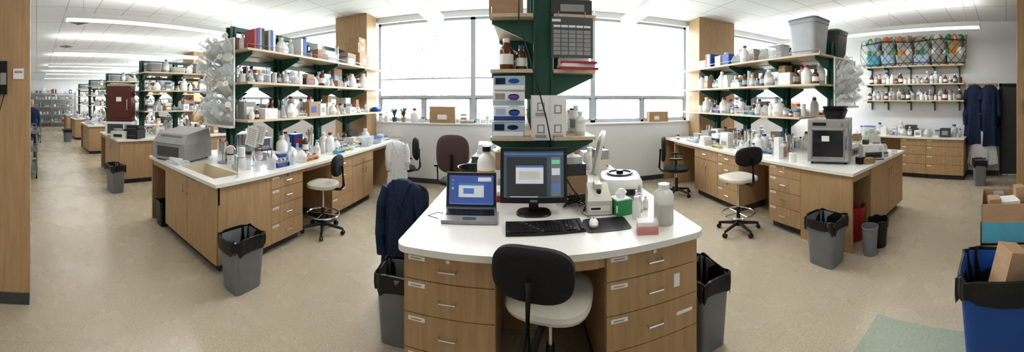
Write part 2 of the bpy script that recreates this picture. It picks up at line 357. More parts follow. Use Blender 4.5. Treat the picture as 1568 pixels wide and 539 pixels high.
# ------------------------------------------------------------------ supplies
LBL=[whiter,whiter,whiter,ltblue,whiter,greym]
def bottle(b,x,y,z,r,h,body,cap,label=True,seg=10,lm=None):
    b.lathe(x,y,z,[(r*.92,0),(r,.01*h/.1),(r,.62*h),(r*.8,.72*h),(r*.38,.82*h),(r*.38,.9*h)],body,seg)
    b.cyl(x,y,z+.87*h,r*.46,.13*h,cap,seg)
    if label: b.lathe(x,y,z+.18*h,[(r*1.02,0),(r*1.02,.32*h)],lm or whiter,seg,cap0=False,cap1=False)
def item(b,R,k,x,y,z,a,hm):
    L=TR(x,y,z,a)
    def loc(dx,dy): v=L@Vector((dx,dy,0)); return v.x,v.y
    if k=='bot':
        r=R.uniform(.03,.052); h=min(hm,r*R.uniform(3.2,5.)); bottle(b,x,y,z,r,h,R.choice([glass,clearp,clearp,milky,whitep,milky,amber,whitep]),R.choice(CAPS),lm=R.choice(LBL))
    elif k=='amb':
        r=R.uniform(.045,.062); bottle(b,x,y,z,r,min(hm,R.uniform(.2,.28)),amber,R.choice([black,whitep,blue]),lm=R.choice(LBL))
    elif k=='jar':
        r=R.uniform(.03,.05); h=min(hm,R.uniform(.07,.15)); b.cyl(x,y,z,r,h,R.choice([milky,whitep,glass,amber,milky]),10); b.cyl(x,y,z+h,r*1.04,.015,R.choice(CAPS),10)
        if R.random()<.4 and hm>.25: b.cyl(x,y,z+h+.015,r*.9,h*.8,R.choice([milky,whitep,glass]),10); b.cyl(x,y,z+h*1.8+.015,r*.94,.015,R.choice(CAPS),10)
    elif k=='beak':
        r=R.uniform(.035,.06); h=min(hm,r*2.4); b.lathe(x,y,z,[(r,0),(r,h),(r*1.06,h+.003),(r*.95,h),(r*.95,.006)],glass,12,cap1=False)
        if R.random()<.5: 
            for q in range(3): b.tube([(x,y,z+.01),(x+R.uniform(-.05,.05),y+R.uniform(-.05,.05),z+h*1.7)],.004,R.choice([blue,whitep,steel]),5)
    elif k=='flask':
        r=R.uniform(.045,.07); h=min(hm,r*2.7); b.lathe(x,y,z,[(r*.9,0),(r,.01),(r*.35,h*.7),(r*.33,h*.95),(r*.4,h)],glass,12)
        b.lathe(x,y,z+.004,[(r*.93,0),(r*.8,h*.2)],R.choice([milky,milky,vinyl]),12)
    elif k=='box':
        w,d,h=R.uniform(.12,.24),R.uniform(.1,.2),min(hm,R.uniform(.08,.24)); m=R.choice([whiter,whiter,whiter,cardb,ltblue,whitep,greym,cardb,beige,dkgrey,whiter,blue])
        b.bx(0,0,0,w,d,h,m,0,L); b.bx(0,-d/2-.001,h*.25,w*.6,.003,h*.45,R.choice([whiter,ltblue,blue,whiter,greym,red]),0,L); b.bx(w/2+.001,0,h*.25,.003,d*.5,h*.4,whiter,0,L)
        b.bx(0,d/2+.001,h*.25,w*.6,.003,h*.45,R.choice([whiter,ltblue,blue,whiter,greym]),0,L)
        b.bx(0,0,h,w*.98,.03,.001,whiter,0,L)
        if R.random()<.5 and h*1.7<hm: b.bx(0,0,h,w*.85,d*.9,h*.6,R.choice([whiter,cardb,whitep,greym]),R.uniform(-.2,.2),L)
    elif k=='tip':
        n=R.randint(1,3)
        for q in range(n):
            if (q+1)*.075>hm: break
            b.bx(0,0,q*.075,.125,.09,.042,R.choice([blue,whitep,orange,whitep,greym,ltblue]),R.uniform(-.1,.1),L); b.bx(0,0,q*.075+.042,.121,.086,.033,clearp,0,L)
    elif k=='rack':
        m=R.choice([orange,blue,whitep,whitep,cyan,yellow]); w=.2
        b.bx(0,0,0,w,.09,.008,m,0,L); b.bx(0,0,.04,w,.09,.006,m,0,L); b.bx(-w/2,0,0,.006,.09,.05,m,0,L); b.bx(w/2,0,0,.006,.09,.05,m,0,L)
        for i in range(6):
            for j in range(2):
                X,Y=loc(-.08+.032*i,-.022+.044*j); b.cyl(X,Y,z+.008,.009,.07,clearp,6); b.cyl(X,Y,z+.078,.011,.012,R.choice([blue,orange,whitep]),6)
    elif k=='jug':
        r=R.uniform(.07,.09); h=min(hm,R.uniform(.25,.32)); bottle(b,x,y,z,r,h,R.choice([milky,whitep]),R.choice([whitep,whitep,blue,red])); X,Y=loc(r*.7,0)
        b.tube([(X,Y,z+h*.85),(X+.02,Y,z+h*.82),(X+.02,Y,z+h*.6),(X,Y,z+h*.5)],.01,milky)
    elif k=='plates':
        n=R.randint(4,12)
        for q in range(n):
            if (q+1)*.016>hm: break
            b.cyl(x,y,z+q*.016,.045,.013,clearp,12)
    elif k=='wash':
        r=.035; b.lathe(x,y,z,[(r,0),(r,.12),(r*.6,.15),(r*.6,.155)],milky,10); b.cyl(x,y,z+.15,.022,.025,R.choice([red,whitep,yellow,blue]),10)
        X,Y=loc(.05,0); b.tube([(x,y,z+.17),(x,y,z+.21),((x+X)/2,(y+Y)/2,z+.22),(X,Y,z+.19)],.004,milky,5)
    elif k=='binder':
        for q in range(R.randint(2,5)):
            c=R.choice([blue,black,whitep,red,whitep,greym]); b.bx(-.08+q*.045,0,0,.04,.2,min(hm,R.uniform(.24,.3)),c,0,L)
    elif k=='inst':
        w,d,h=R.uniform(.2,.3),R.uniform(.2,.28),min(hm,R.uniform(.13,.26)); m=R.choice([beige,greym,whitep,dkgrey])
        b.bx(0,0,.012,w,d,h*.6,m,0,L); b.bx(0,.03,h*.6,w*.9,d*.7,h*.4,m,0,L); b.bx(0,-d/2-.003,h*.2,w*.5,.006,h*.25,black,0,L)
        for sx in (-1,1):
            for sy in (-1,1): X,Y=loc(sx*w*.4,sy*d*.4); b.cyl(X,Y,z,.012,.013,black,6)
        X,Y=loc(w*.35,-d/2); b.cyl(0,0,0,.014,.014,whitep,8,L=TR(X,Y,z+h*.3,a,pi/2))
    elif k=='pip':
        b.cyl(x,y,z,.07,.015,greym,14); b.cyl(x,y,z+.015,.009,.28,steel,8); b.cyl(x,y,z+.27,.06,.012,greym,12)
        for q in range(6):
            t=q*pi/3; X,Y=x+.06*cos(t),y+.06*sin(t); b.tube([(X,Y,z+.06),(X,Y,z+.16)],.004,whitep,5,r2=.009); b.cyl(X,Y,z+.16,.013,.12,R.choice([whitep,greym]),8); b.cyl(X,Y,z+.28,.008,.03,R.choice([blue,yellow,red,whitep]),8)
    elif k=='bagp':
        s=R.uniform(.8,1.2); b.sup([(0,.07*s,.06*s),(.06*s,.09*s,.08*s),(.13*s,.06*s,.05*s),(.17*s,.02,.02)],R.choice([clearp,milky,clearp,whitep]),2.2,16,L,fn=lambda p,t:(p[0]*(1+.15*sin(4*t)),p[1]*(1+.12*sin(5*t)),p[2]))
    elif k=='paper':
        b.bx(0,0,0,.21,.28,.008,whiter,R.uniform(-.3,.3),L)
    elif k=='tub':
        w,d,h=R.uniform(.26,.36),R.uniform(.2,.26),min(hm,R.uniform(.1,.2)); m=R.choice([clearp,clearp,milky,greyp,milky])
        b.sup([(0,w*.45,d*.45),(h,w*.5,d*.5)],m,6,20,L); b.sup([(h,w*.53,d*.53),(h+.012,w*.53,d*.53)],R.choice([whitep,blue,clearp]),6,20,L)
WID=dict(bot=.105,amb=.125,jar=.1,beak=.13,flask=.15,box=.24,tip=.14,rack=.22,jug=.2,plates=.1,wash=.1,binder=.26,inst=.3,paper=.24,tub=.38,pip=.16,bagp=.19)
def row(name,x0,y0,x1,y1,z,kinds,seed,gap=.02,hm=.4,jit=.05,b=None):
    own=b is None
    if own: b=B()
    R=random.Random(seed); L=math.hypot(x1-x0,y1-y0); a=atan2(y1-y0,x1-x0); t=0
    while True:
        k=R.choice(kinds); w=WID[k]
        if t+w>L: break
        u=(t+w/2)/L; j=R.uniform(-jit,jit)
        item(b,R,k,x0+(x1-x0)*u-sin(a)*j,y0+(y1-y0)*u+cos(a)*j,z,a,hm)
        t+=w+R.uniform(0,gap*2)
    if own: return b.done(name)
BOT=['bot','bot','bot','amb','jar','bot']; MIX=['bot','box','jar','tip','beak','flask','bot','box','plates','jug','bagp','rack','beak']; BEN=['rack','tip','box','bot','wash','jug','inst','beak','tip','plates','tub','bot','amb','pip','bagp']
def fill(cx,seed,y0=2.5,y1=5.65,hd=.48,name='shelf_supplies',kt=None,ya=None,yt=None):
    b=B()
    for i,z in enumerate(ZS):
        ys=(ya or y0) if i==0 else ((yt or y0) if i==2 else y0)
        for s in (1,-1):
            ks=(MIX if i!=1 else BOT+['box','flask','jug','bagp','tip','beak']) if i<2 else (kt or ['box','tub','box','jug','binder','bagp'])
            row('',cx+s*(hd-.13),ys,cx+s*(hd-.13),y1,z,ks,seed+i*7+s,gap=.006 if i<2 else .02,hm=.36,jit=.025,b=b)
            row('',cx+s*(hd-.30),ys,cx+s*(hd-.30),y1,z,['bot','jar','box','bot','jug','tip'],seed+i*7+s+50,gap=.02,hm=.38,jit=.005,b=b)
    return b.done(name)
fill(-3.42,1,kt=['box','tub','binder','box','jar','bot','bagp'])
fill(3.95,2,ya=2.85,yt=3.1)
f2=fill(-7.05,3)
for k in range(1,4): dup(f2,'shelf_supplies',-3.65*k)
def bench(cx,seed,ya=2.6,yb=5.5,name='bench_supplies',ya2=None,left=True):
    b=B()
    for s in (1,-1):
        if s==1 or left: row('',cx+s*.55,ya,cx+s*.55,yb,.92,BEN,seed+s,gap=.03,hm=.34,jit=.03,b=b)
        row('',cx+s*.24,(ya2 or ya)+.1,cx+s*.24,yb,.92,['bot','jug','box','bot','rack','amb','flask','inst','pip'],seed+s+9,gap=.02,hm=.46,jit=.02,b=b)
    return b.done(name)
bench(-3.42,21,ya=2.65); bench(3.95,22,ya=2.95); q=bench(-7.05,23,ya=2.65)
for k in range(1,4): dup(q,'bench_supplies',-3.65*k)
b=B(); row('',-11.4,1.85,-9.9,1.85,.92,BEN+['inst','inst'],1232,b=b,hm=.35,gap=.01); row('',-11.4,2.3,-9.9,2.3,.92,BEN+['jug','inst'],1233,b=b,hm=.46,gap=.01); q=b.done('bench_supplies')
dup(q,'bench_supplies',-3.65); dup(q,'bench_supplies',-7.3)
b=B(); 
for s in (1,-1):
    row('',.18+s*.36,3.0,.18+s*.36,5.9,.92,['box','bot','jug','inst','tip','amb','rack','bot'],31+s,gap=.01,hm=.42,jit=.03,b=b)
row('',-.5,3.6,-.5,5.9,.92,['box','rack','tip','bot','inst'],35,gap=.08,hm=.25,b=b); row('',.86,3.1,.86,5.9,.92,['rack','box','bot','jug','tip','pip'],36,gap=.06,hm=.3,b=b)
b.done('bench_supplies')
# centre rack contents
b=B()
row('',-.13,2.56,-.13,5.7,2.0,['amb'],41,gap=.006,jit=.005,b=b); row('',.0,2.6,.0,5.7,2.0,['amb','jar'],42,gap=.01,jit=.0,b=b)
b.done('amber_reagent_bottles')
b=B()
b.bx(-.13,2.62,2.45,.28,.2,.14,cardb,.05); b.bx(-.12,2.63,2.59,.24,.18,.12,whiter,-.05); b.bx(-.13,2.64,2.71,.26,.18,.16,dkgrey,.03); b.bx(-.12,2.64,2.87,.24,.18,.14,whiter,.0)
b.bx(.42,2.64,2.45,.34,.24,.13,dkgrey,-.04); b.bx(.42,2.64,2.58,.3,.22,.2,cardb,.04); b.bx(.42,2.515,2.48,.2,.004,.06,greym,-.04)
b.bx(.42,2.66,2.78,.32,.2,.16,whiter,.02)
row('',-.1,2.85,-.1,5.7,2.45,['box','jug','tub','box'],43,hm=.36,jit=.01,b=b); row('',.46,2.9,.46,5.7,2.45,['box','tub','box'],44,hm=.34,jit=.01,b=b)
row('',.46,2.95,.46,5.7,2.0,['box','bot','jug','binder'],45,hm=.36,jit=.01,b=b); row('',.50,2.54,.50,5.7,1.45,['bot','jar','bot','bagp','tip','amb','bot'],46,gap=.0,hm=.36,jit=.01,b=b); row('',.36,2.6,.36,5.7,1.45,['bot','jug','bot'],146,gap=.0,hm=.36,jit=.01,b=b)
b.bx(.46,2.66,2.075,.22,.16,.1,whiter,.1)
row('',-.1,3.0,-.1,5.7,1.45,['box','bot','jug','tip'],47,hm=.36,jit=.01,b=b)
b.done('shelf_supplies')
b=B(); b.bx(-.12,2.84,.92,.24,.16,.2,whiter,.05); b.bx(-.12,2.757,.95,.18,.004,.1,ltblue,.05); b.bx(-.12,2.84,1.12,.22,.15,.16,cardb,-.05); b.bx(.1,2.86,.92,.15,.14,.36,greym,.0); b.bx(.1,2.785,1.1,.1,.006,.12,black,0); b.done('stacked_supply_boxes')
b=B()
for k in range(4):
    z=1.45+k*.125; L=TR(-.105+.008*(k%2),2.56,z,.05*(k%3-1))
    b.bx(0,0,0,.26,.13,.122,[ltblue,whiter,whiter,ltblue][k],0,L); b.bx(0,-.066,.01,.25,.003,.035,[whiter,blue,ltblue,whiter][k],0,L)
    b.bx(-.07,-.067,.055,.08,.003,.05,[navy,ltblue,greym,navy][k],0,L)
    b.sup([(0,.045,.020),(.003,.04,.018)],[navy,black,navy,blue][k],2,20,L@TR(.04,-.067,.08,0,pi/2))
    if k in(1,2): b.sup([(0,.03,.012),(.03,.045,.02),(.05,.02,.01)],[blue,purple][k-1],2,12,L@TR(.04,-.07,.07,0,pi/2),fn=lambda p,t:(p[0]*(1+.3*sin(5*t)),p[1],p[2]))
b.done('glove_box_stack')
pd=M('poster_dark',(.10,.11,.12),.5); pl=M('poster_print',(.30,.32,.34),.6)
b=B(); L=TR(.41,2.46,2.09)
b.bx(0,0,0,.34,.006,.33,pd,0,L)
for i in range(5): b.bx(-.125+.062*i,-.004,.245,.055,.002,.018,whiter,0,L)
for i in range(5):
    for j in range(6): b.bx(-.125+.062*i,-.004,.025+.034*j,.055,.002,.029,pl if (i*j)%4 else greym,0,L)
b.bx(-.13,-.004,.29,.07,.002,.02,whiter,0,L); b.tube([(.3,2.46,2.41),(.3,2.48,2.47)],.004,steel); b.tube([(.52,2.46,2.41),(.52,2.48,2.47)],.004,steel); b.done('hanging_calendar_board')
b=B(); b.bx(.46,2.58,2.0,.32,.24,.02,red,.15); b.bx(.46,2.58,2.021,.28,.2,.03,whiter,.1); b.bx(.48,2.58,2.052,.3,.22,.015,red,-.1); b.done('red_binder')
b=B()
for (x,z,w,h) in ((.16,1.43,.13,.17),(.16,1.61,.13,.17),(.30,1.43,.12,.34)):
    b.box(x-w/2,x+w/2,2.515,2.519,z,z+h,whiter)
    for k in range(2 if h>.2 else 1):
        zz=z+.05+k*.16; b.box(x-.03,x+.03,2.512,2.515,zz,zz+.07,greym); b.box(x-.02,x+.02,2.510,2.512,zz+.01,zz+.06,whiter)
    for k in range(3): b.box(x-.045,x+.045,2.512,2.515,z+.012+k*.01,z+.015+k*.01,dkgrey)
b.box(.08,.37,2.519,2.53,1.42,1.79,whitep); b.done('printed_notices')
b=B(); b.tube([(-.02,2.46,2.9),(-.02,2.45,2.4),(.03,2.44,2.2),(.12,2.44,1.9),(.2,2.45,1.6),(.26,2.44,1.3),(.4,2.4,1.05),(.5,2.35,.935),(.46,2.25,.93)],.006,black); b.done('power_cable')
# ------------------------------------------------------------------ peg drying racks
board=thin('pegboard_plastic',(.86,.87,.86),.55,.3,.05)
def pegrack(name,cx,y,z0,z1,w,seed,items=46):
    R=random.Random(seed); b=B()
    b.box(cx-w/2,cx+w/2,y,y+.008,z0,z1,board)
    for x in (cx-w/2,cx+w/2): b.box(x-.008,x+.008,y-.008,y+.012,z0,z1,whitep)
    b.box(cx-w/2,cx+w/2,y-.008,y+.012,z1-.01,z1+.006,whitep)
    b.box(cx-w/2,cx+w/2,y-.07,y+.015,z0-.03,z0,whitep)
    nc,nr=7,int((z1-z0)/.12)
    for i in range(nc):
        for j in range(nr):
            x=cx-w/2+(i+.5)*w/nc; z=z0+.04+(j+.2)*(z1-z0-.08)/nr
            dx=(i-(nc-1)/2)*.16+R.uniform(-.18,.18); d=Vector((dx,-.8,.55)).normalized(); p=Vector((x,y,z))
            b.tube([p,p+d*.15],.006,whitep,5); b.cyl(x,y-.012,z-.008,.01,.016,whitep,6)
            if R.random()<.12: continue
            r=R.choice([.012,.016,.022,.032,.042,.05]); h=r*R.uniform(6,10) if r<.03 else r*R.uniform(2.4,4)
            h=min(h,.27); m=R.choice([glass,glass,clearp,milky])
            K=Matrix.Translation(p+d*.04)@d.to_track_quat('Z','Y').to_matrix().to_4x4()
            if R.random()<.7:
                b.lathe(0,0,0,[(r*1.1,0),(r,.006),(r,h),(r*.3,h+r*.4)],m,12,K,cap0=False)
                b.ring(0,0,0,r*1.12,.0025,greym,seg=12,L=K)
                if r<.025: b.sup([(h,r*2.1,r*2.1),(h+.008,r*2.1,r*2.1)],whitep,2,6,K)
                else:
                    for q in range(3): b.box(r*.99,r*1.03,-r*.3,r*.3,h*(.3+.18*q),h*(.3+.18*q)+.003,blue,K)
            else:
                b.lathe(0,0,0,[(r*.4,0),(r*.4,h*.3),(r*1.4,h*.85),(r*1.3,h)],m,12,K,cap0=False); b.ring(0,0,h*.85,r*1.4,.0025,greym,seg=12,L=K)
    b.done(name)
pegrack('glassware_drying_rack',-3.5,2.36,1.42,2.55,.66,5,85)
pegrack('glassware_drying_rack',4.08,2.34,1.66,2.37,.62,6,65)
# ------------------------------------------------------------------ seating
def stool(name,x,y,rz,sz,bz,bh,seatm,backm,ring=True,bw=.4,boff=.25,seat=.24,arms=False,sm=1):
    b=B()
    for k in range(5):
        t=2*pi*k/5+.3; c,s=cos(t),sin(t)
        b.tube([(.03*c,.03*s,.11),(.27*c,.27*s,.075)],.024,black,6,r2=.016)
        b.cyl(.28*c,.28*s,.05,.01,.03,black,6)
        for e in (-.014,.014): b.cyl(0,0,-.009,.027,.018,black,12,L=TR(.28*c-e*s,.28*s+e*c,.027,t,pi/2))
    b.cyl(0,0,.075,.04,.06,black,14); b.cyl(0,0,.12,.026,.2,black,12); b.cyl(0,0,.3,.016,sz-.38,chrome,12)
    if ring:
        b.ring(0,0,.24,.22,.011,chrome,28)
        for k in range(4): b.tube([(0,0,.24),(.22*cos(k*pi/2),.22*sin(k*pi/2),.24)],.007,chrome)
    b.bx(0,0,sz-.09,.2,.22,.025,black)
    b.tube([(.05,0,sz-.08),(.2,.02,sz-.08)],.006,black)
    b.sup([(sz-.065,seat*.86,seat*.82),(sz-.055,seat*.97,seat*.93),(sz-.035,seat,seat*.96),(sz-.012,seat*.97,seat*.93),(sz,seat*.85,seat*.82),(sz+.002,seat*.5,seat*.5)],seatm,3,32)
    zc=bz+bh/2
    b.tube([(0,.1,sz-.08),(0,boff+.03,sz-.075),(0,boff+.07,sz-.02),(0,boff+.05,zc)],.02,black,6)
    fn=lambda p,t:(p[0],p[1],p[2]-.35*(p[0])**2)
    L=TR(0,boff-.02,zc,0,-pi/2)
    b.sup([(-.02,bw*.4,bh*.38),(-.015,bw*.47,bh*.46),(.0,bw*.5,bh*.5),(.03,bw*.5,bh*.5),(.045,bw*.46,bh*.45),(.05,bw*.38,bh*.36)],backm,3,32,L,fn=fn)
    if arms:
        for s in (-1,1):
            b.tube([(s*.15,0,sz-.07),(s*.29,0,sz-.05),(s*.29,.02,sz+.18)],.014,black); b.sup([(sz+.18,.035,.12),(sz+.205,.035,.12)],black,3,16,TR(s*.29,0,0))
    return b.done(name,x,y,0,rz)
stool('drafting_chair',.17,1.80,radians(162),.65,.82,.25,vinyl,blackc,bw=.40,boff=.40,ring=False,seat=.25)
stool('drafting_chair',2.68,3.16,radians(175),.74,.91,.24,vinyl,blackc,bw=.42,boff=.26)
stool('drafting_chair',-2.47,3.3,radians(-75),.66,.76,.27,vinyl,blackc,bw=.36,boff=.22,seat=.21)
stool('office_chair',2.75,5.0,radians(60),.52,.62,.45,blackc,blackc,ring=False,bw=.42,boff=.25,arms=True)
stool('office_chair',-2.1,5.2,radians(-60),.55,.66,.4,blackc,blackc,ring=False,arms=True)
stool('office_chair',-.92,4.35,radians(178),.62,.76,.52,blackc,brownc,ring=False,bw=.46,boff=.27,arms=True)
stool('office_chair',1.38,4.2,radians(80),.6,.72,.42,blackc,blackc,ring=False,bw=.44,boff=.27)
stool('drafting_chair',-1.02,2.80,radians(185),.62,.72,.3,blackc,blackc,bw=.4,boff=.25)
stool('drafting_chair',-5.9,3.3,radians(10),.68,.84,.25,vinyl,blackc)
stool('drafting_chair',5.25,3.6,radians(100),.68,.84,.25,vinyl,blackc)
stool('office_chair',-5.4,2.6,radians(-60),.5,.62,.42,blackc,blackc,ring=False,arms=True)
stool('office_chair',-9.2,2.6,radians(-60),.5,.62,.42,blackc,blackc,ring=False,arms=True)
# ------------------------------------------------------------------ coats
def coat(name,x,y,z0,z1,w,d,mat,rz=0,seed=0,sleeves=True):
    R=random.Random(seed); b=B(); H=z1-z0; ph=R.uniform(0,6)
    pr=[(0,1.08,1.1),(.15,1.04,1.05),(.35,1.0,1.),(.6,.95,.95),(.8,.93,.9),(.9,.9,.8),(.95,.78,.6),(.98,.5,.45),(1.,.25,.35)]
    def fn(p,t):
        u=1-(p[2]-z0)/H; k=1+.16*u*sin(7*t+ph+2*u)+.07*sin(13*t+ph*2)*u
        return (p[0]*k,p[1]*k,p[2]+.015*sin(5*t+ph)*(u>.95))
    b.sup([(z0+H*t,w*a/2,d*c/2) for t,a,c in pr],mat,2.4,56,fn=fn)
    if sleeves:
        for s in (-1,1): b.tube([(s*w*.40,0,z1-.09*H),(s*w*.52,-.03,z1-.25*H),(s*w*.54,-.05,z1-.5*H),(s*w*.5,-.05,z1-.68*H)],.065,mat,10,r2=.05)
        b.tube([(-.09,-.04,z1-.01),(-.02,-d*.42,z1-.2*H),(0,-d*.5,z1-.3*H)],.016,mat); b.tube([(.09,-.04,z1-.01),(.02,-d*.42,z1-.2*H)],.016,mat)
    return b.done(name,x,y,0,rz)
coat('blue_lab_coat',-1.0,2.50,.06,1.06,.40,.17,navy,radians(-12),1)
coat('white_lab_coat',-2.06,4.85,.35,1.05,.30,.18,whitecl,radians(30),2)
coat('blue_lab_coat',7.08,.72,.75,2.1,.42,.22,navy,radians(-90),3)
coat('blue_lab_coat',7.06,.38,.72,2.1,.42,.24,navy,radians(-90),4)
coat('white_lab_coat',7.04,.52,.3,1.1,.6,.16,whitecl,radians(-90),5,sleeves=False)
b=B(); b.box(XR-.02,XR-.001,.2,.9,2.08,2.14,wood)
for y in (.38,.72): b.tube([(XR-.02,y,2.12),(7.12,y,2.12),(7.1,y,2.15)],.008,steel)
b.done('coat_hook_rail')
# ------------------------------------------------------------------ person in the far aisle (navy coat, seen from the front)
def person(x,y,rz):
    root=bpy.data.objects.new('standing_person',None); S.collection.objects.link(root); root.location=(x,y,0); root.rotation_euler=(0,0,rz)
    skin=M('skin',(.50,.31,.22),.5); hair=M('dark_hair',(.03,.02,.015),.6,scale=60,noise=.3); trou=M('dark_trousers',(.03,.032,.04),.8)
    V=[(0,0,.98,.14),(0,0,1.15,.135),(0,.0,1.33,.15),(0,.01,1.45,.10),(0,.0,1.53,.058),(0,-.01,1.60,.055)]
    E=[(0,1),(1,2),(2,3),(3,4),(4,5)]
    for s in (-1,1):
        n=len(V); V+=[(s*.17,0,1.43,.07),(s*.24,.02,1.16,.052),(s*.22,-.10,.93,.036)]; E+=[(3,n),(n,n+1),(n+1,n+2)]
        n=len(V); V+=[(s*.09,0,.88,.10),(s*.10,-.01,.50,.065),(s*.10,.02,.10,.045),(s*.11,-.14,.045,.04)]; E+=[(0,n),(n,n+1),(n+1,n+2),(n+2,n+3)]
    me=bpy.data.meshes.new('body'); me.from_pydata([v[:3] for v in V],E,[]); me.materials.append(navy)
    o=bpy.data.objects.new('body',me); S.collection.objects.link(o); o.parent=root
    sk=o.modifiers.new('skin','SKIN'); o.modifiers.new('sub','SUBSURF').levels=2; o.modifiers['sub'].render_levels=2
    if me.skin_vertices:
        for i,v in enumerate(V): me.skin_vertices[0].data[i].radius=(v[3],v[3]*.85 if i<4 else v[3])
        me.skin_vertices[0].data[0].use_root=True
    b=B()
    b.sup([(1.52,.045,.05),(1.56,.062,.07),(1.61,.072,.088),(1.68,.077,.095),(1.74,.072,.088),(1.775,.045,.055),(1.785,.01,.01)],skin,2.2,24,TR(0,-.02,0))
    b.sup([(1.655,.081,.06),(1.70,.084,.09),(1.75,.078,.09),(1.79,.05,.06),(1.80,.01,.01)],hair,2.2,24,TR(0,.012,0)); b.sup([(1.60,.06,.03),(1.70,.08,.05)],hair,2.2,16,TR(0,.055,0))
    b.tube([(0,-.11,1.675),(0,-.13,1.645),(0,-.112,1.635)],.010,skin,6); b.box(-.022,.022,-.112,-.10,1.598,1.606,red)
    for s in (-1,1):
        b.sup([(0,.012,.007),(.004,.010,.006)],whiter,2,10,TR(s*.03,-.106,1.675,0,pi/2)); b.sup([(0,.005,.005),(.003,.004,.004)],black,2,8,TR(s*.03,-.111,1.675,0,pi/2)); b.box(s*.015,s*.045,-.112,-.104,1.692,1.697,hair)
        b.sup([(-.022,.006,.012),(0,.010,.018),(.022,.008,.015)],skin,2,10,TR(s*.078,-.015,1.665))
        hx,hy,hz=s*.22,-.11,.90
        b.sup([(-.08,.012,.034),(-.04,.015,.04),(0,.014,.034),(.03,.016,.026)],skin,2.4,14,TR(hx,hy-.01,hz))
        for k,l in enumerate((.062,.074,.070,.055)): q=-.033+.022*k; b.tube([(hx,hy-.01+q,hz-.075),(hx-s*.006,hy-.012+q,hz-.075-l*.55),(hx-s*.018,hy-.012+q,hz-.075-l)],.0085,skin,6,r2=.006)
        b.tube([(hx-s*.004,hy-.04,hz-.02),(hx-s*.016,hy-.062,hz-.05),(hx-s*.022,hy-.066,hz-.08)],.010,skin,6,r2=.007)
    h=b.done('head_and_hands'); h.parent=root
    b=B(); fn=lambda p,t:(p[0]*(1+.04*sin(6*t)*(1.4-p[2])),p[1]*(1+.04*sin(6*t)*(1.4-p[2])),p[2])
    b.sup([(.62,.22,.17),(.9,.20,.155),(1.1,.175,.14),(1.3,.19,.145),(1.42,.17,.11),(1.49,.09,.075)],navy,2.4,40,fn=fn)
    b.tube([(-.06,-.06,1.50),(-.02,-.13,1.36),(0,-.15,1.2),(0,-.17,.64)],.008,navy); b.box(.04,.13,-.160,-.148,1.20,1.30,navy)
    c=b.done('lab_coat_shell'); c.parent=root
    b=B()
    for s in (-1,1): b.sup([(0,.045,.12),(.03,.048,.125),(.06,.04,.09),(.09,.035,.05)],black,2.6,18,TR(s*.11,-.06,0))
    f=b.done('shoes'); f.parent=root
person(-9.6,-.16,pi/2)
# ------------------------------------------------------------------ bins
def bin_(name,x,y,rz,w,d,h,mat=greyp,liner=True,seed=0,round_=False):
    b=B(); n=2 if round_ else 7; R=random.Random(seed); ph=R.uniform(0,6)
    a,c=w/2,d/2
    b.sup([(0,a*.78,c*.78),(.01,a*.8,c*.8),(h*.93,a*.96,c*.96),(h*.93,a*1.02,c*1.02),(h,a*1.02,c*1.02),(h,a*.95,c*.95),(.03,a*.76,c*.76)],mat,n,36)
    if liner:
        fn=lambda p,t:(p[0]*(1+.025*sin(9*t+ph)+.015*sin(17*t)),p[1]*(1+.025*sin(9*t+ph)+.015*sin(17*t)),p[2]+(.02*sin(4*t+ph)+.012*sin(11*t) if p[2]<h else .008*sin(6*t+ph)))
        b.sup([(h*.80,a*1.04,c*1.04),(h*.9,a*1.06,c*1.06),(h+.015,a*1.05,c*1.05),(h+.02,a*.98,c*.98),(h*.8,a*.9,c*.9),(h*.55,a*.82,c*.82),(h*.4,a*.5,c*.5)],bag,n,72,fn=fn,cap0=False)
    return b.done(name,x,y,0,rz)
bin_('trash_bin',-2.29,1.80,pi/2,.38,.28,.48)
bin_('trash_bin',-.87,2.12,.1,.32,.28,.49,seed=2)
bin_('trash_bin',1.26,1.90,pi/2,.38,.26,.50,seed=3)
bin_('trash_bin',2.80,1.84,pi/2,.38,.32,.48,seed=4)
bin_('wastebasket',3.18,1.50,0,.19,.19,.32,liner=False,round_=True)
bin_('red_basin',3.45,1.86,0,.3,.3,.42,mat=red,liner=False,round_=True)
bin_('trash_bin',3.42,1.50,0,.24,.24,.30,mat=black,seed=5,round_=True)
bin_('trash_bin',-3.99,1.75,0,.22,.2,.32,mat=black,seed=6)
bin_('trash_bin',-5.75,1.5,.2,.4,.28,.5,seed=7)
bin_('trash_bin',6.38,.55,.2,.36,.28,.5,seed=8)
bin_('trash_bin',-13.,1.3,.2,.4,.3,.5,seed=9)
bin_('recycling_bin',2.14,.05,pi/2,.52,.46,.60,mat=blue,seed=10)
b=B(); b.bx(0,0,0,.2,.15,.3,cardb,0,TR(2.10,.02,.44,.5,.3)); b.bx(0,0,0,.2,.01,.27,whiter,0,TR(2.2,.1,.42,.3,.35,.2)); b.bx(0,0,0,.12,.08,.25,ltblue,0,TR(2.22,-.06,.42,.2,-.2,.2)); b.done('discarded_packaging')
def openbox(name,x,y,z,w,d,h,rz,mat,mat2=None,flaps=True):
    b=B(); t=.006
    b.bx(0,0,0,w,d,t,mat)
    for s in (-1,1):
        b.bx(s*(w/2-t/2),0,0,t,d,h,mat); b.bx(0,s*(d/2-t/2),0,w,t,h,mat)
        if mat2: b.bx(s*(w/2+.001),0,.01,.003,d*.98,h*.5,mat2); b.bx(0,s*(d/2+.001),.01,w*.98,.003,h*.5,mat2)
    if flaps:
        for s in (-1,1):
            b.bx(0,0,0,t,d*.97,w*.36,mat,0,TR(s*w/2,0,h-.003,0,0,s*radians(50)))
            b.bx(0,0,0,w*.97,t,w*.30,mat,0,TR(0,s*d/2,h-.003,0,-s*radians(35)))
    return b.done(name,x,y,z,rz)
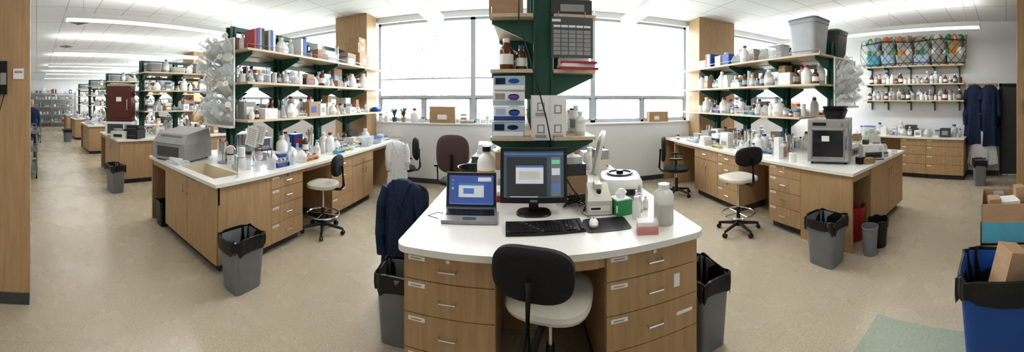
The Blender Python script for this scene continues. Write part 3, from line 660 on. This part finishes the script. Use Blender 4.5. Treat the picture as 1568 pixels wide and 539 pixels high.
openbox('cardboard_box',3.25,.0,.0,.6,.55,.36,.08,cardb,None,False)
openbox('cardboard_box',3.25,.0,.362,.52,.5,.38,.05,cardb,cyan,False)
b=B(); b.bx(3.2,-.02,.37,.2,.2,.36,whiter,.3); b.bx(3.36,.08,.37,.1,.1,.38,greym,.2); b.bx(3.32,-.14,.37,.14,.1,.46,cardb,.2); b.bx(3.12,.12,.37,.16,.12,.40,cardb,.2); b.done('boxed_supplies')
# ------------------------------------------------------------------ desk objects
scr=M('laptop_screen',(.02,.03,.09),.2,emit=.8,ecol=(.05,.09,.26)); scr2=M('monitor_screen',(.02,.03,.04),.2,emit=.6,ecol=(.07,.10,.14))
ui=M('screen_window',(.6,.6,.62),.4,emit=.5,ecol=(.40,.45,.50)); uib=M('screen_titlebar',(.05,.12,.3),.4,emit=.6,ecol=(.08,.16,.4)); uig=M('screen_green',(.1,.5,.3),.4,emit=.5,ecol=(.2,.5,.3))
silver=M('laptop_silver',(.34,.34,.35),.35,.3)
b=B()
b.bx(0,0,.004,.38,.26,.022,silver); b.bx(0,.03,.026,.34,.12,.002,black)
for r_ in range(5):
    for c_ in range(14): b.bx(-.155+c_*.0238,-.012+r_*.0215,.028,.020,.018,.003,black)
b.bx(0,-.085,.026,.09,.05,.0015,dkgrey)
for sx in (-.16,.16):
    for sy in (-.11,.11): b.cyl(sx,sy,0,.008,.005,black,8)
L=TR(0,.13,.026,0,radians(-12))
b.bx(0,0,0,.38,.012,.258,silver,0,L); b.bx(0,-.008,.006,.37,.006,.246,black,0,L); b.bx(0,-.0115,.022,.335,.002,.211,scr,0,L)
b.bx(0,-.013,.075,.19,.001,.10,ui,0,L); b.bx(0,-.0137,.16,.19,.001,.015,uib,0,L); b.bx(-.02,-.0137,.10,.08,.001,.04,uib,0,L); b.bx(.1,-.013,.19,.1,.001,.03,ui,0,L); b.bx(0,-.013,.023,.325,.001,.01,uib,0,L)
for k in range(3): b.bx(-.14,-.013,.19-.03*k,.015,.001,.015,[orange,cyan,uig][k],0,L)
b.tube([(-.17,.0,.02),(-.24,.05,.01),(-.3,-.02,.008),(-.22,-.06,.008)],.003,black)
b.done('laptop',-.36,2.15,.92,radians(6),bev=.0015)
b=B()
L=TR(0,0,.085,0,radians(-4))
b.bx(0,0,0,.485,.045,.395,black,0,L); b.bx(0,.035,.06,.3,.05,.25,black,0,L); b.bx(0,-.024,.04,.435,.004,.33,scr2,0,L)
for (x,z,w,h,m) in ((-.05,.05,.29,.28,dkgrey),(-.03,.14,.2,.13,ui),(-.03,.255,.2,.015,uib),(.16,.05,.07,.28,pl),(.16,.20,.06,.05,ui),(.16,.28,.06,.03,uig),(-.03,.17,.15,.06,whiter),(-.07,.045,.2,.012,ui),(0,.345,.43,.012,uib),(.165,.09,.05,.05,uib)):
    b.bx(x,-.027,z,w,.001,h,m,0,L@TR(0,-.0004*(x+z),0))
for k in range(9): b.bx(-.17+.03*k,-.0265,.06,.001,.001,.26,pl,0,L)
b.bx(0,-.024,.010,.05,.003,.014,silver,0,L)
b.bx(0,.05,.01,.07,.04,.26,black); b.sup([(0,.13,.1),(.012,.12,.09),(.018,.05,.04)],black,3,24,TR(0,.03,0))
b.done('computer_monitor',.09,2.24,.92,radians(-2),bev=.002)
b=B()
K=TR(0,0,0,0,radians(3)); b.bx(0,0,.005,.50,.17,.018,black,0,K)
for r_ in range(6):
    for c_ in range(21):
        if r_==0 and 4<c_<9: continue
        if c_ in(15,19): continue
        b.bx(-.232+c_*.0232,-.066+r_*.0255,.023,.0195,.02,.006,black if (r_+c_)%9 else dkgrey,0,K)
b.bx(-.10,-.066,.023,.088,.02,.006,black,0,K); b.done('keyboard',.15,1.97,.92,radians(3))
b=B(); b.sup([(0,.15,.115),(.003,.15,.115)],black,8,36); b.done('mouse_pad',.56,1.98,.92,-.05)
b=B(); b.sup([(0,.03,.05),(.015,.032,.053),(.028,.025,.042),(.034,.01,.02)],whitep,2.3,24); b.bx(0,.03,.03,.006,.015,.007,dkgrey); b.tube([(0,.05,.01),(-.02,.12,.003),(-.08,.2,.003),(-.05,.28,.003)],.002,black); b.done('computer_mouse',.475,1.99,.924,-.2)
b=B()
b.bx(0,0,.006,.18,.2,.10,beige); b.loft([[(-.09,-.1,.106),(.09,-.1,.106),(.09,.1,.106),(-.09,.1,.106)],[(-.08,-.05,.15),(.08,-.05,.15),(.08,.1,.19),(-.08,.1,.19)]],beige)
b.bx(0,.04,.17,.05,.12,.035,beige); b.cyl(.0,-.04,.14,.018,.03,black); b.bx(0,-.101,.035,.15,.002,.035,whiter); b.bx(-.03,-.102,.045,.07,.002,.015,black)
for sx in (-.07,.07): 
    for sy in (-.08,.08): b.cyl(sx,sy,0,.01,.007,black,8)
b.done('spectrophotometer',.57,2.24,.92,-.12,bev=.006)
b=B()
b.sup([(0,.18,.2),(.02,.19,.21),(.13,.19,.21),(.17,.165,.19),(.175,.12,.13)],whitep,4,40)
b.cyl(0,.02,.165,.13,.014,dkgrey,32); b.ring(0,.02,.178,.105,.012,black,28); b.cyl(0,.02,.176,.03,.03,black,16)
b.sup([(0,.19,.16),(.03,.19,.16),(.05,.15,.13)],whitep,4,32,TR(-.165,.06,.36,0,0,radians(-78)))
b.loft([[(-.16,-.215,.02),(.16,-.215,.02),(.16,-.19,.12),(-.16,-.19,.12)],[(-.16,-.19,.02),(.16,-.19,.02),(.16,-.17,.12),(-.16,-.17,.12)]],greym)
b.bx(.06,-.222,.05,.12,.004,.05,black); b.done('open_centrifuge',.86,2.6,.92,-.25)
b=B()
b.lathe(0,0,0,[(.062,0),(.068,.008),(.068,.18),(.06,.21),(.035,.23),(.033,.24)],milky,28); b.cyl(0,0,.237,.038,.028,whitep,24); b.lathe(0,0,.002,[(.063,0),(.065,.14)],vinyl,28); b.done('reagent_jug',.93,1.87,.92)
b=B(); b.lathe(0,0,0,[(.028,0),(.03,.006),(.03,.10),(.014,.125),(.014,.135)],whitep,20); b.cyl(0,0,.133,.016,.02,whitep,14); b.tube([(0,0,.15),(0,0,.17),(.02,-.01,.18),(.045,-.02,.16)],.004,whitep); b.done('wash_bottle',.79,2.02,.92)
b=B(); b.bx(0,0,0,.13,.085,.05,pinkp); b.bx(0,0,.051,.126,.081,.025,clearp)
for i in range(8):
    for j in range(4): b.cyl(-.052+.015*i,-.025+.016*j,.05,.005,.012,whitep,6)
b.done('pipette_tip_box',.77,1.78,.92,-.3)
b=B(); b.bx(0,0,0,.12,.12,.11,greenp,.2); b.bx(-.005,-.0,.09,.11,.11,.028,whiter,.2); b.sup([(0,.02,.03),(.04,.045,.03),(.07,.02,.01)],whiter,2,14,TR(0,0,.11),fn=lambda p,t:(p[0]*(1+.3*sin(4*t)),p[1],p[2])); b.bx(-.02,-.062,.03,.08,.004,.05,whiter,.2); b.done('tissue_box',.72,2.15,.92)
b=B(); bottle(b,0,0,0,.022,.12,milky,whitep); bottle(b,.06,.03,0,.022,.10,milky,yellow); bottle(b,.0,.07,0,.02,.14,whitep,whitep); b.done('dropper_bottles',.86,2.13,.92)
b=B(); b.lathe(0,0,0,[(.12,0),(.125,.01),(.16,.13),(.17,.135),(.155,.13),(.118,.014)],black,32,cap1=True); b.done('black_basin',-.50,3.2,.92)
b=B(); bottle(b,0,0,0,.09,.38,whitep,black,label=False,seg=24); b.lathe(0,0,.06,[(.092,0),(.092,.15)],whiter,24,cap0=False,cap1=False); b.lathe(0,0,.09,[(.093,0),(.093,.035)],navy,24,cap0=False,cap1=False); b.lathe(0,0,.14,[(.093,0),(.093,.014)],orange,24,cap0=False,cap1=False)
b.ring(0,0,0,.035,.009,whitep,16,L=TR(.05,0,.30,0,pi/2)); b.done('isopropanol_bottle',-.34,3.0,.92)
b=B()
R=random.Random(8)
for k in range(12):
    x,y=.42,2.42; P=[(x+R.uniform(-.12,.14),y+R.uniform(-.10,.08),.006+R.uniform(0,.07)) for _ in range(7)]
    b.tube(P,.004,black,5)
b.done('tangled_cables',0,0,.92)
b=B(); b.bx(0,0,0,.30,.22,.05,red); b.bx(0,0,.05,.26,.2,.03,whiter); b.done('red_notebook',-.08,2.62,.92,.1)
b=B(); b.bx(0,0,0,.26,.2,.16,cardb); b.bx(0,0,.16,.24,.18,.1,dkgrey); b.bx(0,0,.26,.18,.14,.06,whiter); b.done('storage_boxes',.45,2.78,.92,.05)
# ------------------------------------------------------------------ left island objects
b=B()
b.box(-.3,.3,-.32,.28,.02,.24,greym); 
b.loft([[(-.3,-.32,.24),(.3,-.32,.24),(.3,.28,.24),(-.3,.28,.24)],[(-.27,-.22,.37),(.27,-.22,.37),(.27,.26,.43),(-.27,.26,.43)]],greym)
b.loft([[(-.22,-.325,.23),(.22,-.325,.23),(.22,-.30,.25),(-.22,-.30,.25)],[(-.2,-.24,.345),(.2,-.24,.345),(.2,-.22,.36),(-.2,-.22,.36)]],dkgrey)
b.box(-.2,.2,-.326,-.32,.06,.2,dkgrey)
for sx in (-1,1):
    for sy in (-1,1): b.cyl(sx*.25,sy*.22,0,.025,.021,black)
b.done('benchtop_centrifuge',-3.95,2.03,.92,radians(22),bev=.01)
b=B()
b.cyl(0,0,0,.028,.03,chrome,16); P=[(0,0,.03),(0,0,.22)]+[(0,-.06+.06*cos(t),.22+.07*sin(t)) for t in [pi*k/8 for k in range(1,9)]]+[(0,-.12,.17)]
b.tube(P,.011,chrome,10); b.cyl(0,-.12,.14,.014,.035,chrome,10)
for s in (-1,1): b.cyl(s*.08,0,0,.02,.06,chrome,12); b.tube([(s*.08,0,.06),(s*.14,-.03,.07)],.007,chrome); b.tube([(s*.08,0,.02),(0,0,.03)],.009,chrome)
b.done('sink_faucet',-2.92,2.19,.92,radians(-20))
b=B(); b.cyl(0,0,0,.02,.02,chrome); P=[(0,0,.02),(0,0,.2)]+[(0,-.05+.05*cos(t),.2+.05*sin(t)) for t in [pi*k/6 for k in range(1,7)]]; b.tube(P,.008,chrome,8); b.done('gas_tap',-2.62,2.0,.92)
b=B(); row('',-3.45,2.34,-2.62,2.34,.92,['beak','bot','wash','flask','beak','jar','bot','pip'],61,hm=.26,gap=.005,jit=.03,b=b); b.done('glassware')
b=B(); b.bx(0,0,0,.26,.2,.03,whitecl,.2); b.bx(.02,0,.03,.22,.18,.02,whitecl,-.1); b.bx(-.02,.01,.05,.2,.15,.018,whiter,.3); b.done('folded_towel',-3.65,1.80,.92)
b=B()
for k in range(2):
    T=TR(-.03+.09*k,.03*k,.0+.03*k,.1*k,.15,.25)
    b.bx(0,0,0,.15,.002,.26,whiter,0,T)
    for j in range(9): b.bx(0,-.002,.03+.024*j,.11,.001,.006,greym,0,T)
    for j in range(3): b.bx(-.04+.04*j,-.002,.03,.002,.001,.2,greym,0,T)
b.tube([(0,.03,-.24),(0,.03,.05)],.006,steel); b.box(-.05,.05,-.02,.08,-.245,-.235,steel)
b.done('paper_sheets_on_stand',-3.0,2.52,1.165,.5)
b=B(); row('',-2.70,2.5,-2.70,3.7,.92,['rack','rack','wash','beak','tip','bot','bagp'],63,hm=.26,gap=.01,jit=.03,b=b); row('',-2.72,3.9,-2.72,5.9,.92,['tub','plates','box','rack','tip'],64,hm=.2,gap=.02,jit=.04,b=b); b.done('bench_supplies')
b=B(); row('',3.25,3.1,3.25,3.9,.92,['paper','wash','tip'],67,hm=.2,gap=.06,jit=.03,b=b); row('',3.2,4.2,3.2,5.9,.92,['paper','plates','box','rack','bot'],68,hm=.2,gap=.1,jit=.03,b=b); b.done('bench_supplies')
b=B()
for (x,y,z,w,d,h) in ((-3.12,5.3,2.4,.32,.4,.26),(-3.12,5.25,2.66,.28,.34,.2),(-3.07,4.8,2.4,.26,.3,.2),(-3.14,5.33,2.86,.24,.3,.12)):
    b.bx(x,y,z,w,d,h,cardb,.05); b.bx(x,y,z+h,.04,d,.002,yellow,.05); b.bx(x+w/2+.003,y,z+h*.3,.003,d*.4,h*.35,whiter,.05)
b.done('cardboard_boxes')
b=B(); b.sup([(0,.09,.1),(.06,.1,.11),(.1,.06,.07)],blue,2.5,20,TR(-3.03,5.95,1.5),fn=lambda p,t:(p[0]*(1+.1*sin(5*t)),p[1],p[2])); b.done('blue_folded_gown')
# ------------------------------------------------------------------ right island objects
b=B()
b.box(-.27,.27,-.26,.26,.03,.58,satin); b.box(-.26,.26,-.285,-.26,.05,.57,satin); b.box(-.20,.20,-.290,-.285,.10,.44,darkgl)
for (x0,x1,z0,z1) in ((-.22,-.20,.08,.46),(.20,.22,.08,.46),(-.22,.22,.08,.10),(-.22,.22,.44,.46)): b.box(x0,x1,-.296,-.285,z0,z1,steel)
b.box(-.25,.25,-.289,-.285,.485,.56,greym); b.cyl(0,0,0,.018,.02,steel,12,L=TR(.17,-.289,.52,0,pi/2)); b.box(-.2,-.02,-.292,-.289,.5,.54,black)
b.tube([(.24,-.29,.18),(.24,-.33,.2),(.24,-.33,.38),(.24,-.29,.40)],.009,chrome)
for z in range(6): b.box(.271,.274,-.15,.18,.15+z*.05,.165+z*.05,dkgrey)
b.box(-.08,.02,-.2925,-.290,.30,.37,whiter)
for sx in (-1,1):
    for sy in (-1,1): b.cyl(sx*.22,sy*.2,0,.02,.031,black)
b.done('laboratory_oven',3.58,2.28,.92,radians(-66),bev=.006)
b=B()
for k in range(2): b.sup([(k*.05,.15,.11),(k*.05+.11,.19,.15),(k*.05+.115,.2,.16),(k*.05+.11,.18,.14),(k*.05+.01,.14,.10)],black,5,28)
b.done('black_trays',3.60,2.22,1.5,.3)
b=B(); b.bx(0,0,.01,.3,.26,.2,whitep); b.bx(0,-.135,.03,.24,.02,.08,dkgrey); b.bx(0,-.14,.05,.2,.02,.03,black); b.cyl(-.08,0,.21,.05,.06,dkgrey,16); b.bx(.07,.02,.21,.1,.12,.03,greym)
b.cyl(0,0,0,.025,.012,chrome,10,L=TR(.1,-.131,.16,0,pi/2)); b.bx(0,0,0,.31,.27,.012,black); b.done('water_bath',3.98,1.86,.92,radians(-50),bev=.008)
b=B(); b.bx(0,0,0,.16,.12,.07,wooddk); b.bx(-.1,.02,0,.09,.1,.09,black,.2); b.done('heating_block',3.66,1.76,.92,-.6,bev=.004)
b=B(); bottle(b,0,0,0,.085,.40,milky,whitep,seg=20); bottle(b,.19,.02,0,.08,.35,milky,whitep,seg=20); bottle(b,.08,-.17,0,.05,.2,milky,blue,seg=16); b.done('white_carboys',4.26,1.98,.92)
b=B(); row('',4.0,2.25,4.75,2.25,.92,['bot','amb','box','jug'],71,b=b); row('',4.15,1.72,4.7,1.72,.92,['plates','jar'],75,hm=.05,gap=.1,b=b); b.done('bench_supplies')
def tote(b,x,y,z,w,d,h,rz,m,lid):
    L=TR(x,y,z,rz); b.sup([(0,w*.42,d*.42),(h*.9,w*.48,d*.48),(h*.9,w*.5,d*.5),(h,w*.5,d*.5)],m,7,32,L); b.sup([(h,w*.52,d*.52),(h+.02,w*.52,d*.52),(h+.03,w*.46,d*.46)],lid,7,32,L)
cl2=M('frosted_plastic',(.50,.52,.55),.35,alpha=.88)
b=B(); tote(b,3.66,2.72,2.4,.40,.52,.50,0,cl2,greyp); b.box(3.5,3.8,2.6,2.85,2.42,2.6,dkgrey); b.done('storage_tote')
b=B(); tote(b,4.2,2.70,2.4,.38,.52,.42,0,dkgrey,greym); b.done('storage_tote')
b=B(); b.bx(0,0,0,.1,.1,.3,whitep); b.bx(0,-.08,.18,.04,.08,.04,whitep); b.done('paper_towel_holder',3.25,2.95,.92)
b=B(); b.cyl(0,0,0,.05,.12,whiter,16); b.cyl(0,0,.12,.012,.02,cardb,8); b.done('tissue_roll',3.2,2.65,.92)
# right wall
b=B(); 
for z,sd,hm in ((2.14,81,.3),(1.75,82,.3)):
    row('',7.12,1.0,7.12,3.42,z,['bot','bot','amb','jug','bot','box'],sd,gap=.0,hm=hm,b=b,jit=.01); row('',6.99,1.0,6.99,3.42,z,['jar','bot','bot','amb','bot'],sd+10,gap=.004,hm=.26,b=b,jit=.01)
b.done('reagent_bottles')
b=B(); row('',7.03,1.0,7.03,3.8,.92,['tub','plates','box','tip','rack','inst','jug','wash','jug'],83,gap=.005,b=b,hm=.45); row('',6.8,1.0,6.8,3.8,.92,['tip','plates','rack','bot','tub','box','bagp'],85,gap=.02,b=b,hm=.22); b.done('bench_supplies')
b=B(); R=random.Random(9); yy=.97
bagw=thin('bag_film',(.85,.86,.82),.8,.2,.2)
def basket(x,y,z,w,h,m):
    L=TR(x,y,z)
    b.sup([(0,.12,w*.43),(h,.15,w*.48),(h+.015,.155,w*.49)],m,6,24,L)
    for q in range(10):
        c=R.choice([orange,greenp,whitep,whitep,yellow,milky,bagw,bagw,cardb,ltblue,bagw,greym]); px,py=x+R.uniform(-.08,.06),y+R.uniform(-.17,.17)
        if R.random()<.35: b.cyl(px,py,z+h*.9,R.uniform(.03,.06),R.uniform(.06,.16),c,10)
        else: b.sup([(h*.9,.06,.07),(h+.07,.09,.10),(h+.15,.06,.06),(h+.18,.02,.02)],c,2.2,14,TR(px,py,z,R.random()*3),fn=lambda p,t:(p[0]*(1+.15*sin(4*t)),p[1]*(1+.1*sin(3*t)),p[2]))
while yy<3.15:
    w=R.uniform(.36,.44); h=R.uniform(.2,.28); basket(7.07,yy+w/2,2.57,w,h,R.choice([cardb,bagw,ltblue,cyan,greym]))
    basket(7.08,yy+w/2,2.57+h+.12,w*.9,.18,R.choice([cardb,bagw,bagw,ltblue,cl2]))
    yy+=w+.01
b.done('bagged_supplies')
b=B()
for i in range(14):
    y0=.95+.19*i
    for s in (-1,1):
        Y=lambda q: min(3.5,max(.9,q))
        b.tube([(6.90,Y(y0),2.56),(6.875,Y(y0+s*.16),2.72),(6.875,Y(y0+s*.30),2.88),(6.89,Y(y0+s*.45),3.05),(6.95,Y(y0+s*.55),3.20),(7.12,Y(y0+s*.6),3.27)],.006,black,5)
b.tube([(6.90,.9,2.6),(6.88,2,2.63),(6.90,3.5,2.6)],.009,black); b.tube([(6.90,.9,3.1),(6.91,1.5,3.16),(6.90,2.2,3.1),(6.91,2.9,3.17),(6.90,3.5,3.1)],.009,black)
b.done('bungee_cargo_net')
# ------------------------------------------------------------------ window sill things
b=B(); b.bx(-1.62,6.26,1.275,.54,.17,.34,cardb); b.bx(-1.62,6.174,1.35,.2,.003,.1,whiter); b.bx(-1.62,6.26,1.615,.05,.17,.002,yellow); b.done('cardboard_box')
b=B(); b.bx(2.95,6.26,1.275,.46,.17,.22,cardb); b.bx(2.95,6.26,1.495,.05,.17,.002,yellow); b.bx(2.9,6.174,1.32,.12,.003,.08,whiter); b.done('cardboard_box')
b=B(); row('',-2.35,6.25,-1.95,6.25,1.275,['jug','bot','amb','jar'],91,hm=.32,b=b,jit=.0); row('',-1.25,6.25,.6,6.25,1.275,['bot','jar','jug','tip'],92,hm=.3,gap=.06,b=b,jit=.0); row('',-3.1,6.25,-2.85,6.25,1.275,['bot','jar'],93,b=b,jit=.0); b.done('sill_supplies')
lfm=M('leaf_green',(.03,.08,.03),.6)
for i,(x) in enumerate((-2.72,-2.5)):
    b=B(); R=random.Random(i); b.lathe(0,0,0,[(.045,0),(.06,.1),(.065,.1),(.05,.09)],[dkgrey,cardb][i],14)
    for k in range(44):
        t=R.uniform(0,6.28); r=R.uniform(.03,.09); h=R.uniform(.08,.26); b.tube([(0,0,.09),(r*.4*cos(t),r*.4*sin(t),.09+h*.6),(r*cos(t),r*sin(t),.09+h)],.011,lfm,4,r2=.004)
    b.done('potted_plant',x,6.25,1.275)
# ------------------------------------------------------------------ second island instruments
b=B(); b.box(-.32,.32,-.3,.3,.02,.34,whitep); b.box(-.26,.1,-.31,-.3,.07,.29,dkgrey); b.box(.14,.29,-.31,-.3,.07,.29,greym)
b.box(-.3,.3,-.28,.28,.34,.36,black); b.box(-.28,.28,-.27,.27,.36,1.15,dred); b.box(-.25,.25,-.285,-.27,.42,1.1,dred); b.box(-.06,.06,-.29,-.285,.8,.9,whitep); b.box(.18,.2,-.31,-.285,.6,.85,steel); b.box(-.28,.28,-.28,.28,1.15,1.2,greym)
for sx in (-1,1):
    for sy in (-1,1): b.cyl(sx*.26,sy*.24,0,.02,.021,black)
b.done('incubator_cabinet',-7.02,1.98,.92,radians(62),bev=.006)
b=B(); b.bx(0,0,.0,.36,.34,.2,black); b.bx(0,.03,.2,.3,.25,.08,black); b.bx(0,-.175,.06,.26,.02,.03,dkgrey); b.bx(0,-.1,.2,.22,.1,.03,dkgrey); b.done('label_printer',-6.40,2.10,.92,radians(40),bev=.012)
b=B(); b.bx(0,0,0,.34,.26,.16,beige); b.cyl(-.05,0,.16,.10,.05,greym,20); b.bx(0,-.132,.04,.2,.01,.06,black); b.done('orbital_shaker',-6.48,1.80,.92,radians(50),bev=.01)
def cart(x,y,rz):
    b=B(); gm=M('cart_grey_green',(.20,.24,.22),.5)
    for z in (.2,.6,1.0):
        b.box(-.42,.42,-.24,.24,z,z+.02,gm)
        for s in (-1,1): b.box(-.42,.42,s*.24-.008,s*.24+.008,z,z+.07,gm); b.box(s*.42-.008,s*.42+.008,-.24,.24,z,z+.07,gm)
    for sx in (-1,1):
        for sy in (-1,1): b.tube([(sx*.4,sy*.22,.1),(sx*.4,sy*.22,1.1)],.018,gm,8); b.cyl(0,0,-.015,.05,.03,black,14,L=TR(sx*.4,sy*.22,.05,0,pi/2)); 
        b.tube([(sx*.4,-.22,1.1),(sx*.46,-.2,1.15),(sx*.46,.2,1.15),(sx*.4,.22,1.1)],.014,gm,8)
    row('',-.34,0,.36,0,1.02,['box','bot','tub'],6,b=b,hm=.1); row('',-.34,0,.36,0,.62,['box','tub'],7,b=b,hm=.3); row('',-.34,0,.36,0,.22,['box','tub'],8,b=b,hm=.3)
    return b.done('utility_cart',x,y,0,rz)
cart(-7.3,-.22,.0); cart(-13.,-.1,.1)
b=B()
for z in (.3,.8,1.3,1.75): b.box(-12.2,-10.6,-.72,-.30,z-.03,z,greym); row('',-12.15,-.5,-10.65,-.5,z,['box','tub','binder','jug'],int(z*31),b=b,hm=.38)
for x in (-12.2,-10.63):
    for y in (-.72,-.33): b.box(x,x+.03,y,y+.03,0,2.0,greym)
b.done('storage_shelving')
b=B()
for x0 in (-20.8,):
    for z in (.3,.8,1.3,1.8,2.2): b.box(x0,x0+.5,-.6,2.6,z-.03,z,greym); row('',x0+.25,-.5,x0+.25,2.5,z,['box','tub','box','jug','binder'],int(z*10),b=b,hm=.38)
    for y in (-.58,1,2.58):
        for xx in (x0+.02,x0+.48): b.box(xx-.02,xx+.02,y-.02,y+.02,0,2.3,greym)
b.done('storage_shelving')
b=B()
for z in (.3,.8,1.3,1.8): b.box(-18.6,-14.2,-.72,-.35,z-.03,z,dkgrey); row('',-18.5,-.52,-14.3,-.52,z,['box','tub','binder','jug'],int(z*11),b=b,hm=.4)
for x in (-18.6,-17.4,-16.22,-15.3,-14.23): b.box(x,x+.03,-.72,-.35,0,2.2,dkgrey)
b.done('storage_shelving')
b=B(); b.bx(0,0,0,.05,.12,.28,black); b.bx(.03,-.03,.02,.045,.05,.24,dkgrey); b.bx(.028,.03,.08,.01,.05,.1,greym)
b.tube([(.03,-.03,.02),(.06,-.03,-.06),(.04,.0,-.14),(.03,.04,0)],.005,black); b.done('wall_phone',-2.612,-.31,1.80)
b=B(); b.box(-2.639,-2.634,-.20,-.11,1.93,2.02,whiter); b.box(-2.634,-2.633,-.19,-.12,1.98,2.0,greym); b.done('posted_note')
b=B(); b.box(5.55,5.598,-.42,-.30,1.5,1.75,greyp); b.box(5.54,5.55,-.40,-.32,1.6,1.7,dkgrey); b.done('wall_phone')
# ------------------------------------------------------------------ exterior
gr=M('outdoor_ground',(.6,.62,.55),.9); lf=M('foliage',(.34,.38,.31),.9,scale=3,noise=.1)
b=B(); b.box(-60,60,8,90,-4.1,-4,gr); b.done('exterior_ground')
def tree(x,y,s,seed):
    R=random.Random(seed); b=B(); b.tube([(0,0,-4),(.1,0,-1),(0,.2,2*s)],.2,lf,8,r2=.1)
    for k in range(420):
        t=R.uniform(0,6.28); q=2.4*s*R.random()**.6; zz=.5+R.uniform(-.5,5.5)*s; q*=1-.4*abs(zz/(5*s)-.5); r=R.uniform(.08,.24)*s
        prof=[(r*.3,-r*.7),(r,0),(r*.7,r*.5),(r*.1,r*.7)]
        b.lathe(q*cos(t),q*sin(t),zz,prof,lf,6)
    b.done('tree',x,y,0)
tree(-7.0,20,1.1,1); tree(-17,19,1.1,4)
# ------------------------------------------------------------------ light and camera
w=bpy.data.worlds.new('sky'); S.world=w; w.use_nodes=True; bg=w.node_tree.nodes['Background']; bg.inputs['Color'].default_value=(.90,.95,1,1); bg.inputs['Strength'].default_value=7.5
for i,(x0,x1) in enumerate(BAYS):
    l=bpy.data.lights.new('sky_portal','AREA'); l.shape='RECTANGLE'; l.size=x1-x0; l.size_y=2.2
    try: l.cycles.is_portal=True; ok=True
    except Exception as e: ok=False; print('no portal',e)
    if ok:
        o=bpy.data.objects.new('sky_portal',l); S.collection.objects.link(o); o.location=((x0+x1)/2,YW+.34,2.37); o.rotation_euler=(-pi/2,0,0)
cd=bpy.data.cameras.new('camera'); c=bpy.data.objects.new('camera',cd); S.collection.objects.link(c); S.camera=c
cd.type='PANO'; cd.panorama_type='CENTRAL_CYLINDRICAL'; F=663.
cd.central_cylindrical_range_u_min=-1120/F; cd.central_cylindrical_range_u_max=1080/F
cd.central_cylindrical_range_v_min=-541/F; cd.central_cylindrical_range_v_max=215/F; cd.central_cylindrical_radius=1
c.location=(0,0,1.75); c.rotation_euler=(pi/2,0,0)
S.view_settings.view_transform='Standard'
try: S.view_settings.look='Medium High Contrast'
except Exception as e: print(e)
S.view_settings.exposure=0
